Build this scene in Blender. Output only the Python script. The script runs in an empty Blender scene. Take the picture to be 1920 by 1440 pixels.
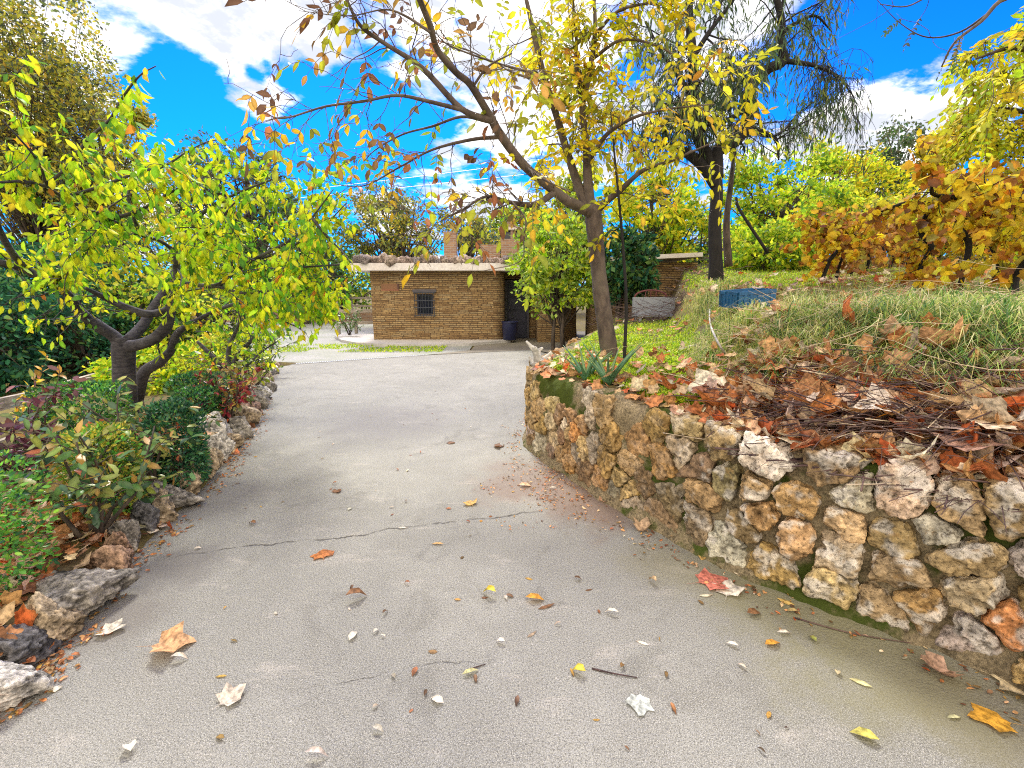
import bpy, bmesh, math, random
import numpy as np
from mathutils import Vector

SC = bpy.context.scene
COL = SC.collection
PI = math.pi
R = np.random.RandomState(7)
random.seed(7)

# ------------------------------------------------------------------ camera
CAMZ, FPX, PITCH = 1.55, 850.0, math.radians(11.3)
cam_d = bpy.data.cameras.new('camera')
cam_d.sensor_width = 36.0
cam_d.lens = FPX / 1920 * 36
cam_d.clip_start, cam_d.clip_end = 0.05, 3000
cam = bpy.data.objects.new('camera', cam_d)
COL.objects.link(cam)
cam.location = (0, 0, CAMZ)
cam.rotation_euler = (PI / 2 - PITCH, 0, 0)
SC.camera = cam

def ray(px, py):
    u, v = (px - 960) / FPX, (720 - py) / FPX
    c, s = math.cos(PITCH), math.sin(PITCH)
    return np.array([u, c + v * s, -s + v * c])

def P(px, py, Y):                       # point of the line of sight at world depth Y
    d = ray(px, py)
    return np.array([0, 0, CAMZ]) + d * (Y / d[1])

def G(px, py, z=0.0):                   # where a line of sight meets the level z
    d = ray(px, py)
    return np.array([0, 0, CAMZ]) + d * ((z - CAMZ) / d[2])

# ------------------------------------------------------------------ world, sun, exposure
SUN_EL, SUN_AZ = math.radians(52), math.radians(-14)
SKY_STR = 0.13
SC.view_settings.view_transform = 'Standard'
SC.view_settings.look = 'None'
SC.view_settings.gamma = 1.0
SC.view_settings.exposure = 1.2
SC.cycles.max_bounces = 8
SC.cycles.transparent_max_bounces = 8
SC.cycles.use_denoising = False        # keep the fine grain of stone and concrete
SC.cycles.filter_width = 1.1
SC.cycles.sample_clamp_indirect = 6.0
SC.cycles.caustics_reflective = False
SC.cycles.caustics_refractive = False

def node(nt, kind, props=None, **ins):
    n = nt.nodes.new(kind)
    for k, v in (props or {}).items():
        setattr(n, k, v)
    for k, v in ins.items():
        key = int(k[1:]) if k[0] == 'i' and k[1:].isdigit() else k.replace('_', ' ')
        s = n.inputs[key]
        if hasattr(v, 'is_output') or isinstance(v, bpy.types.NodeSocket):
            nt.links.new(v, s)
        else:
            s.default_value = v
    return n

def mth(nt, op, a, b=0.0, c=0.0, clamp=False):
    return node(nt, 'ShaderNodeMath', {'operation': op, 'use_clamp': clamp}, i0=a, i1=b, i2=c).outputs[0]

def mixc(nt, f, a, b, blend='MIX'):
    n = nt.nodes.new('ShaderNodeMix'); n.data_type = 'RGBA'; n.blend_type = blend
    for k, v in ((0, f), (6, a), (7, b)):
        if isinstance(v, bpy.types.NodeSocket):
            nt.links.new(v, n.inputs[k])
        elif k == 0:
            n.inputs[k].default_value = v
        else:
            n.inputs[k].default_value = tuple(v) + ((1,) if len(v) == 3 else ())
    return n.outputs[2]

def smap(nt, v, a, b, lo=0.0, hi=1.0):
    n = node(nt, 'ShaderNodeMapRange', {'interpolation_type': 'SMOOTHSTEP'}, Value=v)
    for k, x in (('From Min', a), ('From Max', b), ('To Min', lo), ('To Max', hi)):
        n.inputs[k].default_value = x
    return n.outputs[0]

def noise(nt, vec, scale, detail=4.0, rough=0.55, dist=0.0):
    return node(nt, 'ShaderNodeTexNoise', None, Vector=vec, Scale=scale, Detail=detail, Roughness=rough, Distortion=dist).outputs[0]

world = bpy.data.worlds.new('World')
SC.world = world
world.use_nodes = True
nt = world.node_tree
nt.nodes.clear()
sky = node(nt, 'ShaderNodeTexSky', {'sky_type': 'NISHITA', 'sun_disc': False, 'sun_elevation': SUN_EL,
                                    'sun_rotation': SUN_AZ, 'altitude': 300, 'ozone_density': 2.0})
tc = node(nt, 'ShaderNodeTexCoord')
dirn = node(nt, 'ShaderNodeVectorMath', {'operation': 'NORMALIZE'}, i0=tc.outputs['Generated']).outputs[0]
sep = node(nt, 'ShaderNodeSeparateXYZ', None, Vector=dirn)
zz = mth(nt, 'ADD', mth(nt, 'MAXIMUM', sep.outputs[2], 0.0), 0.16)
pl = node(nt, 'ShaderNodeCombineXYZ', None, X=mth(nt, 'DIVIDE', sep.outputs[0], zz), Y=mth(nt, 'DIVIDE', sep.outputs[1], zz), Z=0.0).outputs[0]
cn = noise(nt, pl, 2.3, 10.0, 0.60, 0.2)
cn2 = noise(nt, pl, 0.55, 3.0, 0.5)
dens = mth(nt, 'ADD', mth(nt, 'MULTIPLY', mth(nt, 'SUBTRACT', cn, 0.5), 5.2), mth(nt, 'MULTIPLY', mth(nt, 'SUBTRACT', cn2, 0.5), 1.1))
CLOUD_SPOTS = [  # direction of a cloud bank (+) or a blue gap (-), angular radius, weight
    (300, 60, 20, .75), (620, 60, 14, .5), (490, 85, 8, .75), (900, 40, 17, .6), (730, 345, 7, .75), (890, 305, 8, .75),
    (1690, 195, 9, .8), (1590, 200, 6, .5), (1150, 60, 16, .4), (350, 380, 6, .6), (440, 220, 4, .35), (1640, 260, 8, .5), (560, 400, 6, .5),
    (500, 262, 12.5, -1.35), (700, 250, 8, -.7), (800, 240, 9, -.9), (1680, 30, 11, -.95), (350, 250, 8, -.6), (445, 4, 3.2, -1.1), (545, 122, 2.8, -1.3), (480, 125, 1.6, -.9), (690, 45, 4, -.7), (650, 205, 7, -.6)]
for px, py, rad, w in CLOUD_SPOTS:
    d = ray(px, py); d = d / np.linalg.norm(d)
    dp = node(nt, 'ShaderNodeVectorMath', {'operation': 'DOT_PRODUCT'}, i0=dirn, i1=tuple(d)).outputs['Value']
    dens = mth(nt, 'ADD', dens, smap(nt, dp, math.cos(math.radians(rad)), math.cos(math.radians(rad * 0.25)), 0.0, w))
dens = mth(nt, 'ADD', dens, smap(nt, sep.outputs[1], 0.25, -0.2, 0.0, 1.2))   # unseen cloud added behind the camera to make the ambient light less blue
cmask = smap(nt, dens, -0.02, 0.55)
deep = smap(nt, sep.outputs[2], 0.22, 0.85)
skc = mixc(nt, 1.0, sky.outputs[0], mixc(nt, deep, (0.012, 0.36, 0.98), (0.008, 0.10, 0.95)), 'MULTIPLY')
shade = smap(nt, mth(nt, 'ADD', mth(nt, 'MULTIPLY', noise(nt, pl, 3.4, 6.0, 0.62), 1.0), mth(nt, 'MULTIPLY', mth(nt, 'SUBTRACT', cn, 0.5), -0.6)), 0.40, 0.58)
ccol = mixc(nt, shade, (2.9, 3.05, 3.5), (6.2, 6.0, 5.8))
ccol = mixc(nt, smap(nt, sep.outputs[1], 0.2, -0.3), ccol, (9.0, 8.0, 6.8))   # the unseen clouds behind the camera are brightened and warmed as fill light
wcol = mixc(nt, cmask, skc, ccol)
low = smap(nt, sep.outputs[2], -0.02, 0.0)
wcol = mixc(nt, low, (0.8, 0.9, 0.6), wcol)
bg = node(nt, 'ShaderNodeBackground', None, Color=wcol, Strength=SKY_STR)
nt.links.new(bg.outputs[0], node(nt, 'ShaderNodeOutputWorld').inputs[0])

sun_d = bpy.data.lights.new('sun', 'SUN')
sun_d.energy = 2.3
sun_d.angle = math.radians(12)
sun_d.color = (1.0, 0.94, 0.82)
sun = bpy.data.objects.new('sun', sun_d)
COL.objects.link(sun)
sd = Vector((math.sin(SUN_AZ) * math.cos(SUN_EL), math.cos(SUN_AZ) * math.cos(SUN_EL), math.sin(SUN_EL)))
sun.rotation_euler = sd.to_track_quat('Z', 'Y').to_euler()
sun.location = (-10, 10, 20)

# ------------------------------------------------------------------ numpy noise
def _h(ix, iy, iz):
    n = (ix.astype(np.int64) * 374761393 + iy.astype(np.int64) * 668265263 + iz.astype(np.int64) * 2147483647) & 0xffffffff
    n = ((n ^ (n >> 13)) * 1274126177) & 0xffffffff
    n = n ^ (n >> 16)
    return (n & 0xffff) / 65535.0

def vnoise(p):
    p = np.asarray(p, float)
    i = np.floor(p); f = p - i; f = f * f * (3 - 2 * f)
    x, y, z = i[..., 0], i[..., 1], i[..., 2]
    fx, fy, fz = f[..., 0], f[..., 1], f[..., 2]
    def L(a, b, t): return a + (b - a) * t
    return L(L(L(_h(x, y, z), _h(x + 1, y, z), fx), L(_h(x, y + 1, z), _h(x + 1, y + 1, z), fx), fy),
             L(L(_h(x, y, z + 1), _h(x + 1, y, z + 1), fx), L(_h(x, y + 1, z + 1), _h(x + 1, y + 1, z + 1), fx), fy), fz) * 2 - 1

def fbm(p, o=4):
    t, a, s = 0, 1.0, 0
    p = np.asarray(p, float)
    for k in range(o):
        t = t + a * vnoise(p * 2 ** k + k * 17.3); s += a; a *= 0.5
    return t / s

def sst(a, b, x):
    t = np.clip((x - a) / (b - a), 0, 1)
    return t * t * (3 - 2 * t)

def unit(v):
    v = np.asarray(v, float)
    return v / (np.linalg.norm(v, axis=-1, keepdims=True) + 1e-12)

# ------------------------------------------------------------------ mesh builder, tags
class MB:
    def __init__(s): s.V = []; s.T = []; s.C = []; s.n = 0
    def add(s, v, f, col=(1, 1, 1)):
        v = np.asarray(v, float).reshape(-1, 3)
        s.V.append(v)
        c = np.asarray(col, float)
        s.C.append(np.broadcast_to(c, (len(v), 3)) if c.ndim == 1 else c)
        for g in (f if isinstance(f, list) else [f]):
            g = np.asarray(g, np.int64)
            if g.size: s.T.append(g + s.n)
        s.n += len(v)
    def box(s, a, b, col=(1, 1, 1), rot=0, piv=(0, 0, 0)):
        (x0, y0, z0), (x1, y1, z1) = a, b
        v = np.array([(x, y, z) for z in (z0, z1) for x, y in ((x0, y0), (x1, y0), (x1, y1), (x0, y1))], float)
        if rot:
            c, q = math.cos(rot), math.sin(rot); p = np.asarray(piv)
            w = v - p
            v = np.stack([w[:, 0] * c - w[:, 1] * q, w[:, 0] * q + w[:, 1] * c, w[:, 2]], 1) + p
        s.add(v, np.array([(0, 3, 2, 1), (4, 5, 6, 7), (0, 1, 5, 4), (1, 2, 6, 5), (2, 3, 7, 6), (3, 0, 4, 7)]), col)
    def build(s, name, m, parent=None, smooth=True, loc=None):
        me = bpy.data.meshes.new(name)
        V = np.concatenate(s.V)
        if loc is not None: V = V - np.asarray(loc)
        idx = np.concatenate([g.ravel() for g in s.T])
        tot = np.concatenate([np.full(len(g), g.shape[1]) for g in s.T])
        start = np.concatenate([[0], np.cumsum(tot)[:-1]])
        me.vertices.add(len(V)); me.vertices.foreach_set('co', V.astype(np.float32).ravel())
        me.loops.add(len(idx)); me.loops.foreach_set('vertex_index', idx.astype(np.int32))
        me.polygons.add(len(tot)); me.polygons.foreach_set('loop_start', start.astype(np.int32))
        me.polygons.foreach_set('use_smooth', np.full(len(tot), smooth))
        me.update(calc_edges=True); me.validate()
        ca = me.attributes.new('Col', 'FLOAT_COLOR', 'POINT')
        C = np.concatenate([np.concatenate(s.C), np.ones((len(V), 1))], 1)
        ca.data.foreach_set('color', C.astype(np.float32).ravel())
        me.materials.append(m)
        o = bpy.data.objects.new(name, me)
        COL.objects.link(o)
        if loc is not None: o.location = loc
        if parent is not None:
            o.parent = parent
            if loc is None:   # mesh given in world space: bring it to the parent's space
                o.matrix_parent_inverse = parent.matrix_basis.inverted()
        return o

def tag(o, label=None, cat=None, group=None, kind=None):
    if label: o['label'] = label
    if cat: o['category'] = cat
    if group: o['group'] = group
    if kind: o['kind'] = kind
    return o

def thing(name, label, cat, loc=(0, 0, 0), group=None):
    o = bpy.data.objects.new(name, None)
    o.empty_display_size = 0.2
    COL.objects.link(o)
    o.location = tuple(loc)
    return tag(o, label, cat, group)

# ------------------------------------------------------------------ materials
def newmat(name):
    m = bpy.data.materials.new(name); m.use_nodes = True
    nt = m.node_tree; nt.nodes.clear()
    return m, nt

def finish(nt, shader, disp=None):
    o = nt.nodes.new('ShaderNodeOutputMaterial')
    nt.links.new(shader, o.inputs[0])

def bump(nt, h, strength=0.4, dist=0.02):
    return node(nt, 'ShaderNodeBump', None, Height=h, Strength=strength, Distance=dist).outputs[0]

def attr(nt, name='Col'):
    return node(nt, 'ShaderNodeAttribute', {'attribute_name': name}).outputs[0]

def leaf_mat(name, trans=0.42, rough=0.5, spec=0.3, ns=9.0, nv=.2):
    m, nt = newmat(name)
    c = attr(nt)
    oc = node(nt, 'ShaderNodeTexCoord').outputs['Object']
    v = smap(nt, noise(nt, oc, ns, 4.0, .65), 0.3, 0.7, 1 - nv, 1 + nv)
    c2 = node(nt, 'ShaderNodeVectorMath', {'operation': 'SCALE'}, i0=c, Scale=v).outputs[0]
    p = node(nt, 'ShaderNodeBsdfPrincipled', None, Base_Color=c2, Roughness=rough)
    p.inputs['Specular IOR Level'].default_value = spec
    t = node(nt, 'ShaderNodeBsdfTranslucent', None, Color=c2)
    mx = node(nt, 'ShaderNodeMixShader', None, Fac=trans, i1=p.outputs[0], i2=t.outputs[0])
    finish(nt, mx.outputs[0])
    return m

def bark_mat(name, a, b, scale=14.0, stretch=(1, 1, 0.25), str_=0.6, tint=None):
    m, nt = newmat(name)
    oc = node(nt, 'ShaderNodeTexCoord').outputs['Object']
    mp = node(nt, 'ShaderNodeMapping', None, Vector=oc, Scale=stretch).outputs[0]
    n1 = noise(nt, mp, scale, 6.0, 0.65, 0.4)
    n2 = noise(nt, oc, 3.0, 3.0)
    col = mixc(nt, smap(nt, n1, 0.35, 0.68), a, b)
    col = mixc(nt, smap(nt, n2, 0.45, 0.7, 0, 0.6), col, tint or tuple(x * 1.5 for x in b))
    p = node(nt, 'ShaderNodeBsdfPrincipled', None, Base_Color=col, Roughness=0.85, Normal=bump(nt, n1, str_, 0.02))
    finish(nt, p.outputs[0])
    return m

def col_mat(name, rough=0.85, nscale=25.0, var=0.35, bstr=0.35, spec=0.3, moss=None, detail=8.0, spots=None, pits=None):
    """colour from the mesh attribute, broken up by noise"""
    m, nt = newmat(name)
    oc = node(nt, 'ShaderNodeTexCoord').outputs['Object']
    c = attr(nt)
    n1 = noise(nt, oc, nscale, detail, 0.7)
    n2 = noise(nt, oc, nscale * 0.22, 4.0)
    v = mth(nt, 'ADD', smap(nt, n1, 0.3, 0.7, 1 - var, 1 + var), smap(nt, n2, 0.3, 0.7, -var * .5, var * .5))
    c2 = node(nt, 'ShaderNodeVectorMath', {'operation': 'SCALE'}, i0=c, Scale=v).outputs[0]
    if spots:
        c2 = mixc(nt, smap(nt, noise(nt, oc, nscale * .5, 5.0, .7), .58, .68, 0, .75), c2, spots)
    if pits:
        pn = noise(nt, oc, pits, 4.0, .7)
        c2 = mixc(nt, smap(nt, pn, .45, .35, 0, .65), c2, (.08, .055, .03))
        c2 = mixc(nt, smap(nt, pn, .60, .74, 0, .55), c2, (.62, .56, .44))
    if moss:
        mcol, lo, hi, sc = moss
        c2 = mixc(nt, smap(nt, noise(nt, oc, sc, 5.0, .65), lo, hi), c2, mcol)
    p = node(nt, 'ShaderNodeBsdfPrincipled', None, Base_Color=c2, Roughness=rough, Normal=bump(nt, mth(nt, 'ADD', n1, n2), bstr, 0.03))
    p.inputs['Specular IOR Level'].default_value = spec
    finish(nt, p.outputs[0])
    return m

def pixel_wood(name, col, rough=0.8):
    m, nt = newmat(name)
    oc = node(nt, 'ShaderNodeTexCoord').outputs['Object']
    n1 = noise(nt, node(nt, 'ShaderNodeMapping', None, Vector=oc, Scale=(1, 1, 8)).outputs[0], 6.0, 6.0, 0.6)
    c = mixc(nt, smap(nt, n1, 0.3, 0.7), tuple(x * 0.6 for x in col), tuple(min(1, x * 1.25) for x in col))
    p = node(nt, 'ShaderNodeBsdfPrincipled', None, Base_Color=c, Roughness=rough, Normal=bump(nt, n1, 0.3, 0.01))
    finish(nt, p.outputs[0])
    return m

M = {}
M['leaf'] = leaf_mat('living_leaf', 0.5)
M['leaf_far'] = leaf_mat('far_leaf', 0.42, 0.6, 0.2)
M['leaf_gloss'] = leaf_mat('glossy_leaf', 0.28, 0.35, 0.5)
M['leaf_dry'] = leaf_mat('dry_leaf', 0.25, 0.6, 0.25, 38.0, .55)
M['grass'] = leaf_mat('grass_blade', 0.4, 0.5, 0.3)
M['bark_cherry'] = bark_mat('cherry_bark', (.020, .018, .026), (.075, .068, .078), 16, (1, 1, 2.5), .5, (.13, .125, .14))
M['bark_walnut'] = bark_mat('grey_brown_bark', (.05, .036, .032), (.14, .105, .085), 10, (1, 1, .5), .35, (.16, .13, .10))
M['bark_dark'] = bark_mat('furrowed_dark_bark', (.004, .0035, .004), (.016, .013, .013), 18, (1, 1, .2), .9, (.02, .017, .018))
M['bark_mid'] = bark_mat('mid_bark', (.03, .022, .018), (.10, .075, .055), 14)
M['twig'] = bark_mat('dry_twig', (.022, .010, .012), (.10, .055, .05), 20, (1, 1, 1), .3, (.20, .13, .10))
M['straw'] = bark_mat('dry_straw', (.30, .22, .13), (.58, .47, .32), 20, (1, 1, 1), .2, (.66, .56, .42))
M['driftwood'] = bark_mat('bleached_wood', (.28, .26, .24), (.62, .60, .57), 14, (1, 1, 1), .5, (.75, .74, .7))
M['stone'] = col_mat('rubble_stone', .9, 26, .55, .9, .25, spots=(.26, .15, .05), pits=52.0)
M['curb'] = col_mat('curb_rock', .95, 26, .75, 1.0, .15, moss=((.10, .11, .04), .64, .76, 5.0))
M['mortar'] = col_mat('mossy_mortar', .95, 60, .5, .9, .2, moss=((.07, .095, .015), .49, .60, 2.2))
M['plain'] = col_mat('painted', .6, 40, .12, .1)
M['plastic'] = col_mat('blue_plastic', .45, 30, .25, .1, .5)
M['wood'] = pixel_wood('weathered_rail', (.42, .36, .29))
M['wood_dark'] = pixel_wood('dark_rail', (.12, .09, .07))
M['iron'] = col_mat('dark_iron', .5, 30, .2, .1, .5)

def glass_mat():
    m, nt = newmat('window_glass')
    p = node(nt, 'ShaderNodeBsdfPrincipled', None, Base_Color=(.008, .012, .035, 1), Roughness=.12)
    finish(nt, p.outputs[0]); return m
M['glass'] = glass_mat()

def ledge_stone():
    """thin stacked slabs of tan stone; vector (along the wall, height) stored in Col"""
    m, nt = newmat('stacked_slab_stone')
    c = attr(nt)
    oc = node(nt, 'ShaderNodeTexCoord').outputs['Object']
    wob = node(nt, 'ShaderNodeTexNoise', None, Vector=c, Scale=3.0, Detail=3.0).outputs[1]
    cc = node(nt, 'ShaderNodeVectorMath', {'operation': 'MULTIPLY_ADD'}, i0=wob, i1=(.10, .05, 0), i2=c).outputs[0]
    def bricks(w, h, off):
        return node(nt, 'ShaderNodeTexBrick', {'offset': off, 'squash': 1.4, 'squash_frequency': 3}, Vector=cc,
                    Color1=(.0, .0, .0, 1), Color2=(1, 1, 1, 1), Mortar=(0, 0, 0, 1), Scale=1.0, Brick_Width=w, Row_Height=h,
                    **{'Mortar_Size': .010, 'Mortar_Smooth': .4})
    b1 = bricks(.31, .062, .37)
    b2 = bricks(.19, .062, .61)
    r = node(nt, 'ShaderNodeValToRGB', None, Fac=b1.outputs[0])
    e = r.color_ramp.elements
    e[0].position = 0; e[0].color = (.17, .095, .035, 1)
    e[1].position = 1; e[1].color = (.55, .37, .16, 1)
    for pos, cl in ((.3, (.30, .18, .075)), (.55, (.40, .255, .105)), (.8, (.33, .25, .14))):
        k = r.color_ramp.elements.new(pos); k.color = cl + (1,)
    n1 = noise(nt, oc, 9.0, 6.0, .65)
    col = mixc(nt, smap(nt, b2.outputs[0], .2, .9, 0, .4), r.outputs[0], (.46, .30, .13))
    col = mixc(nt, smap(nt, n1, .35, .7, 0, .55), col, (.16, .10, .05))
    jn = mth(nt, 'MAXIMUM', b1.outputs[1], mth(nt, 'MULTIPLY', b2.outputs[1], .5))
    col = mixc(nt, jn, col, (.09, .055, .03))
    h = mth(nt, 'ADD', mth(nt, 'MULTIPLY', mth(nt, 'SUBTRACT', 1.0, jn), 1.0), mth(nt, 'MULTIPLY', b1.outputs[0], .4))
    p = node(nt, 'ShaderNodeBsdfPrincipled', None, Base_Color=col, Roughness=.9, Normal=bump(nt, h, .7, .03))
    finish(nt, p.outputs[0])
    return m
M['ledge'] = ledge_stone()

def concrete():
    m, nt = newmat('weathered_concrete')
    oc = node(nt, 'ShaderNodeTexCoord').outputs['Object']
    sp = node(nt, 'ShaderNodeSeparateXYZ', None, Vector=oc)
    big = noise(nt, oc, .9, 5.0, .6, .3)
    mid = noise(nt, oc, 5.0, 6.0, .65)
    strk = noise(nt, node(nt, 'ShaderNodeMapping', None, Vector=oc, Scale=(1, 2.6, 1), Rotation=(0, 0, .25)).outputs[0], 2.2, 6.0, .7, .5)
    fine = noise(nt, oc, 135.0, 4.0, .8)
    grit = noise(nt, oc, 260.0, 2.0, .8)
    agg = node(nt, 'ShaderNodeTexVoronoi', {'feature': 'F1'}, Vector=oc, Scale=90.0).outputs[0]
    agg2 = node(nt, 'ShaderNodeTexVoronoi', {'feature': 'F1'}, Vector=oc, Scale=55.0, Randomness=1.0)
    huge = noise(nt, oc, .32, 4.0, .6, .5)
    patch = noise(nt, oc, 2.0, 7.0, .72, 1.2)
    col = mixc(nt, smap(nt, big, .3, .7), (.205, .205, .185), (.32, .318, .285))
    col = mixc(nt, smap(nt, huge, .4, .62, 0, .5), col, (.37, .365, .325))
    col = mixc(nt, smap(nt, patch, .53, .64, 0, .65), col, (.145, .14, .12))
    col = mixc(nt, smap(nt, mid, .3, .7, 0, .6), col, (.22, .215, .185))
    col = mixc(nt, smap(nt, strk, .56, .70, 0, .65), col, (.44, .41, .36))
    col = mixc(nt, smap(nt, fine, .46, .60, 0, .85), col, (.085, .082, .072))
    col = mixc(nt, smap(nt, grit, .50, .66, 0, .75), col, (.60, .59, .54))
    col = mixc(nt, mth(nt, 'MULTIPLY', smap(nt, agg, .26, .08, 0, .6), smap(nt, mid, .42, .6)), col, (.56, .53, .48))
    sel = node(nt, 'ShaderNodeSeparateColor', None, Color=agg2.outputs[1]).outputs[0]
    col = mixc(nt, mth(nt, 'MULTIPLY', mth(nt, 'MULTIPLY', smap(nt, agg2.outputs[0], .36, .06), smap(nt, sel, .8, 1.0, 0, .7)), smap(nt, big, .42, .6)), col, (.60, .57, .52))
    # algae along the wall foot, brown silt in the bend, dark grey patches elsewhere
    def spot(x, y, r, rough=2.5):
        v = node(nt, 'ShaderNodeVectorMath', {'operation': 'DISTANCE'}, i0=oc, i1=(x, y, 0)).outputs['Value']
        v = mth(nt, 'ADD', v, mth(nt, 'MULTIPLY', mth(nt, 'SUBTRACT', noise(nt, oc, rough, 5.0, .7), .5), r * 1.6))
        return smap(nt, v, r, r * .25)
    for x, y, r, c, k in SPOTS:
        col = mixc(nt, mth(nt, 'MULTIPLY', spot(x, y, r), k), col, c)
    # cracks
    hgt = mth(nt, 'ADD', mth(nt, 'MULTIPLY', fine, .5), mth(nt, 'MULTIPLY', agg, -.5))
    for (x0, y0), (x1, y1), w in CRACKS:
        sl = (y1 - y0) / (x1 - x0)
        ln = mth(nt, 'SUBTRACT', sp.outputs[1], mth(nt, 'ADD', mth(nt, 'MULTIPLY', sp.outputs[0], sl), y0 - sl * x0))
        ln = mth(nt, 'ADD', ln, mth(nt, 'MULTIPLY', mth(nt, 'SUBTRACT', noise(nt, oc, 2.2, 7.0, .6), .5), .30))
        k = smap(nt, mth(nt, 'ABSOLUTE', ln), w, w * .3)
        brk = mth(nt, 'MULTIPLY', smap(nt, sp.outputs[0], x0 - .1, x0 + .2), smap(nt, sp.outputs[0], x1 + .1, x1 - .2))
        k = mth(nt, 'MULTIPLY', mth(nt, 'MULTIPLY', k, brk), smap(nt, noise(nt, oc, 5.0, 3.0), .35, .5, .1, .85))
        col = mixc(nt, k, col, (.06, .055, .05))
        hgt = mth(nt, 'SUBTRACT', hgt, k)
    p = node(nt, 'ShaderNodeBsdfPrincipled', None, Base_Color=col, Roughness=.8, Normal=bump(nt, mth(nt, 'ADD', hgt, mid), .65, .012))
    p.inputs['Specular IOR Level'].default_value = .35
    finish(nt, p.outputs[0])
    return m

def two_tone(name, cols, scale, fine=40.0, bstr=.5, rough=.95):
    m, nt = newmat(name)
    oc = node(nt, 'ShaderNodeTexCoord').outputs['Object']
    n1 = noise(nt, oc, scale, 6.0, .65, .3); n2 = noise(nt, oc, fine, 5.0, .7)
    col = mixc(nt, smap(nt, n1, .38, .62), cols[0], cols[1])
    col = mixc(nt, smap(nt, n2, .42, .66, 0, .8), col, cols[2])
    p = node(nt, 'ShaderNodeBsdfPrincipled', None, Base_Color=col, Roughness=rough, Normal=bump(nt, n2, bstr, .03))
    p.inputs['Specular IOR Level'].default_value = .15
    finish(nt, p.outputs[0])
    return m
M['soil'] = two_tone('leafy_soil', ((.13, .10, .055), (.20, .17, .05), (.09, .065, .04)), 1.4)
M['gravel'] = two_tone('pale_gravel', ((.42, .42, .40), (.34, .36, .30), (.24, .24, .22)), .7, 30)
M['slab'] = two_tone('pale_cement', ((.50, .48, .46), (.62, .59, .57), (.40, .38, .36)), 1.2, 25, .2, .85)
M['apron'] = two_tone('dark_cement', ((.22, .20, .16), (.28, .25, .20), (.17, .16, .13)), 1.0, 30, .2, .85)  # darker cement tones for the yard by the hut

# ------------------------------------------------------------------ plan of the place
WALL_PX = [(985, 838), (1030, 868), (1075, 898), (1130, 938), (1200, 975), (1300, 1032), (1400, 1079), (1504, 1123), (1636, 1168), (1747, 1215), (1869, 1256), (1920, 1286)]
wall_front = [tuple(G(x, y)[:2]) for x, y in WALL_PX]
WALL = [(1.9, 10.2), (1.25, 8.3), (.72, 6.7), (.36, 5.5), (.17, 4.95)] + wall_front + [(2.45, .9), (2.75, .1), (2.9, -1.5)]
WALL = np.array(WALL)
LEFT_PX = [(-60, 1370), (20, 1300), (100, 1225), (200, 1108), (300, 1000), (400, 903), (450, 842), (488, 782), (503, 725), (513, 690)]
LEFT = np.array([(-2.0, -2.0), (-1.98, 0.6)] + [tuple(G(x, y)[:2]) for x, y in LEFT_PX])

def seg_dist(px, py, poly):
    best = np.full(px.shape, 1e9)
    for (ax, ay), (bx, by) in zip(poly[:-1], poly[1:]):
        dx, dy = bx - ax, by - ay
        t = np.clip(((px - ax) * dx + (py - ay) * dy) / (dx * dx + dy * dy + 1e-12), 0, 1)
        best = np.minimum(best, np.hypot(px - ax - t * dx, py - ay - t * dy))
    return best

def inside(px, py, poly):
    c = np.zeros(px.shape, bool)
    n = len(poly)
    for i in range(n):
        (ax, ay), (bx, by) = poly[i], poly[(i + 1) % n]
        hit = ((ay > py) != (by > py))
        xx = (bx - ax) * (py - ay) / ((by - ay) if abs(by - ay) > 1e-9 else 1e-9) + ax
        c ^= hit & (px < xx)
    return c
BANK = np.concatenate([WALL, [(400, -1.5), (400, 400), (60, 400), (12, 30), (4.2, 15.5)]])
BED = np.concatenate([LEFT, [(-4.4, 11.3), (-60, 30), (-400, 60), (-400, -2)]])
TOE = np.array([(1.25, 2.4), (1.55, 3.6), (1.85, 4.6), (2.2, 5.8), (2.7, 7.8), (3.4, 10), (4.5, 14)])

def H(x, y):
    x = np.asarray(x, float); y = np.asarray(y, float)
    x, y = np.broadcast_arrays(x, y)
    h = np.full(x.shape, -0.03)
    ins = inside(x, y, BANK)
    d = seg_dist(x, y, WALL)
    xt = np.interp(y, TOE[:, 1], TOE[:, 0])
    mound = sst(-.05, .62, x - xt)
    low = .80 + .10 * sst(.3, 3, d) + .02 * np.maximum(y - 6, 0)
    low = np.minimum(low, 1.25)
    high = .80 + .55 * sst(.06, 1.6, d) + .085 * np.clip(y - 4.6, 0, 12) + .04 * np.clip(x - 3, 0, 12) * sst(2, 6, y)
    hb = low + (high - low) * mound
    nz = fbm(np.stack([x * 1.3, y * 1.3, x * 0], -1), 4) * .06 + fbm(np.stack([x * 5, y * 5, x * 0 + 3], -1), 3) * .022
    hb = hb + nz * sst(.2, .7, d)
    h = np.where(ins, h + (hb + .03) * sst(.10, .26, d), h)
    inb = inside(x, y, BED)
    dl = seg_dist(x, y, LEFT)
    bed = .14 * sst(.0, .22, dl) - 1.3 * sst(2.9, 7, dl) * sst(13, 9, y) + nz * .5
    bed = bed * sst(10.6, 9.4, y) - .03 * sst(9.4, 10.6, y)
    h = np.where(inb, np.maximum(bed, -1.3) - .01, h)
    far = sst(30, 120, np.hypot(x, y))
    return h + far * 2.5

def ZH(x, y):
    return float(H(np.array([x]), np.array([y]))[0])

def hit(px, py, t0=.8, t1=60):          # first terrain point along a line of sight
    d = ray(px, py)
    t = np.geomspace(t0, t1, 1500)
    X, Y, Z = d[0] * t, d[1] * t, CAMZ + d[2] * t
    below = np.nonzero(Z < H(X, Y))[0]
    k = below[0] if len(below) else len(t) - 1
    return np.array([X[k], Y[k], ZH(X[k], Y[k])])

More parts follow.
